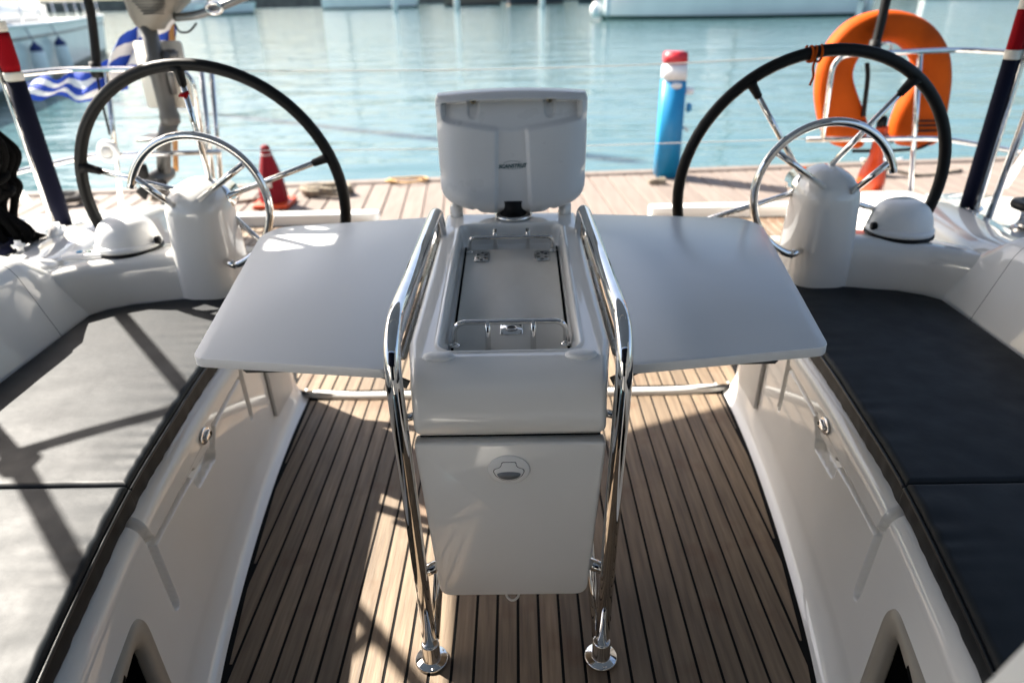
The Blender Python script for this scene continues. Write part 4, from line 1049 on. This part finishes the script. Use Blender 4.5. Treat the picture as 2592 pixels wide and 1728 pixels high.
for k in range(3):
    a = k * 2.094 + .4; put('propeller_blade', prism(rpoly([(-.02, .02), (.02, .02), (.045, .09), (-.03, .095)], .02), -.004, .004, .002, 1, lambda p, q, h, a=a: Vector((-1.855 + p * math.cos(a) - q * math.sin(a), oy - .15 + h + .3 * p, .475 + p * math.sin(a) + q * math.cos(a)))), BLACK, ob)
put('tiller_handle', tube(catmull([(-1.60, oy, 1.225), (-1.48, oy - .03, 1.235), (-1.36, oy - .05, 1.265), (-1.22, oy - .06, 1.31)], 5), .019, 12), DARKSTEEL, ob)
put('shackle', tube([(-1.375 + .035 * math.cos(a), oy - .075, 1.262 + .022 * math.sin(a)) for a in np.linspace(0, 6.283, 21)[:-1]], .009, 8, closed=True), CHROME, ob)
put('steering_cable', tube(catmull([(-1.60, oy - .02, 1.20), (-1.575, oy - .04, 1.165), (-1.53, oy - .04, 1.165), (-1.49, oy - .03, 1.20)], 5), .005, 6), BLACK, ob)

# Greek ensign and its staff
fs = put('flagstaff', tube([(-1.865, 3.78, .46), (-1.715, 3.80, 1.20), (-1.62, 3.81, 1.66)], .0145, 10), TRUNK)
tagit(fs, 'varnished wooden flagstaff leaning aft behind the outboard', 'flagstaff')
nu, nv = 110, 46; P = np.zeros((nv, nu, 3)); UV = []
tops = catmull([(-1.70, 3.79, 1.30), (-1.84, 3.74, 1.235), (-1.96, 3.76, 1.13), (-2.06, 3.72, 1.03), (-2.17, 3.77, 1.0), (-2.30, 3.72, .965), (-2.42, 3.76, .955), (-2.56, 3.73, .945)], 20)
bots = catmull([(-1.74, 3.80, 1.02), (-1.88, 3.80, .99), (-2.00, 3.70, .93), (-2.06, 3.78, .865), (-2.15, 3.70, .825), (-2.28, 3.78, .845), (-2.42, 3.72, .86), (-2.55, 3.77, .855)], 20)
for j in range(nu):
    a = tops[int(j / (nu - 1) * (len(tops) - 1))]; b = bots[int(j / (nu - 1) * (len(bots) - 1))]
    for i in range(nv):
        t = i / (nv - 1); p = b.lerp(a, t)
        fold = .055 * math.sin(j * .23 + t * 3.5 + 1.3 * noise.noise((j * .04, t * 2, 0))) * (.4 + .6 * math.sin(math.pi * min(1, j / nu * 1.2)))
        P[i, j] = (p.x + .018 * math.sin(j * .21 + 2 * t), p.y + fold, p.z + .012 * math.sin(j * .3 + t * 5))
V, F = grid(P)
me = bpy.data.meshes.new('ensign'); me.from_pydata([tuple(map(float, p)) for p in V], [], F); uvl = me.uv_layers.new(name='UVMap')
for lp_ in me.loops:
    i, j = divmod(lp_.vertex_index, nu); uvl.data[lp_.index].uv = (.38 + .6 * j / (nu - 1), .02 + .52 * i / (nv - 1) + .03 * math.sin(j * .11))
en = put('ensign', me, FLAG); tagit(en, 'crumpled blue and white striped ensign draped over the left stern rail', 'flag')

# black lines hung at the left edge, winches on the coamings
rp = thing('rope_coil', 'hank of thick black rope hanging at the left edge', 'rope', (-1.66, 2.2, .55))
random.seed(3)
for k in range(9):
    ph = k * .7; x0 = -1.700 + .010 * (k % 4) - .02; yk = 2.17 + .016 * k
    pts = [(x0 - .06, yk, 1.02), (x0 + .035 + .02 * math.sin(ph), yk, .93), (x0 + .055, yk + .01, .86), (x0 + .02, yk, .79), (x0 + .03, yk, .755), (x0 - .01 + .03 * math.cos(ph), yk, .70), (x0 + .035 + .05 * math.sin(ph), yk - .02, .62), (x0 + .02 + .045 * math.cos(ph * 1.3), yk, .565), (x0 - .04, yk + .02, .58), (x0 - .07 + .02 * math.sin(ph), yk, .68), (x0 - .02, yk, .76), (x0 - .03, yk, .88), (x0 - .09, yk, .99)]
    put('strand', tube(catmull(pts, 5), .0125, 8), BLACKROPE, rp)
put('hitch', tube(catmull([(-1.692 + .045 * math.cos(a), 2.2 + .06 * math.sin(a), .745 + .008 * a) for a in np.linspace(0, 15, 26)], 3), .0125, 8), BLACKROPE, rp)
for s, px_, py_, lab in ((-1, -1.70, 2.12, 'dark capped winch on the left side deck under the rope hank'), (1, 1.83, 2.33, 'black topped winch on the right side deck')):
    w_ = thing('winch', lab, 'winch', (px_, py_, .5), 'deck winches')
    b0 = (px_, py_, .50 if s > 0 else .49)
    put('base', lathe([(.065, 0), (.06, .015), (.045, .03)], b0, 28), STEEL, w_)
    put('drum', lathe([(.044, .03), (.04, .05), (.042, .075), (.056, .085)], b0, 28), CHROME, w_)
    put('top_ring', lathe([(.055, .085), (.076, .09), (.080, .10), (.076, .112), (.05, .116), (.03, .106)], b0, 32), RUBBER if s > 0 else NAVYCL, w_)
    put('handle_socket', lathe([(.02, .10), (.018, .118), (.01, .118)], b0, 8), CHROME, w_)
for x, y, z, L_, a, lab in ((-1.60, 2.30, .585, .16, .5, 'white line clutch on the left coaming'), (-1.58, 2.08, .61, .03, 0, 'white knob on the left coaming beside the rope hank')):
    o = put('line_clutch' if L_ > .1 else 'coaming_knob', box((x, y, z), (.05, L_, .035), .014, (a, 'Z'), 3), PADW); tagit(o, lab, 'fitting')

# the cabin end behind the camera: bulkhead, companionway and sprayhood
ca = thing('cabin_end', 'white cabin end with dark companionway and grey sprayhood closing the cockpit forward', 'cabin', (0, -.6, 0))
for x0, x1, z0, z1 in ((-2.2, -.36, -.2, 1.02), (.36, 2.2, -.2, 1.02), (-.36, .36, -.2, .42)): put('bulkhead', box(((x0 + x1) / 2, -.62, (z0 + z1) / 2), (x1 - x0 - .004, .05, z1 - z0), .012), GEL, ca)
put('companionway', box((0, -.80, .5), (.9, .3, 1.4), .01), DARKVOID, ca)
put('sprayhood', box((0, -.66, 1.55), (3.9, .03, 1.06), .01), NAVYCL, ca)
# corner of the cabin bulkhead, very close on the right
cb = thing('cabin_bulkhead', 'white cabin bulkhead edge close to the camera at bottom right', 'bulkhead', (.7, .27, .4))
put('edge', prism(rpoly([(.395, .775), (1.4, .775), (1.4, 1.8), (.95, 1.55), (.47, .99)], [.05, .01, .01, .05, .05], 6), .20, .345, .02, 3, lambda a, b, h: Vector((a - .042, h, b))), GEL, cb)
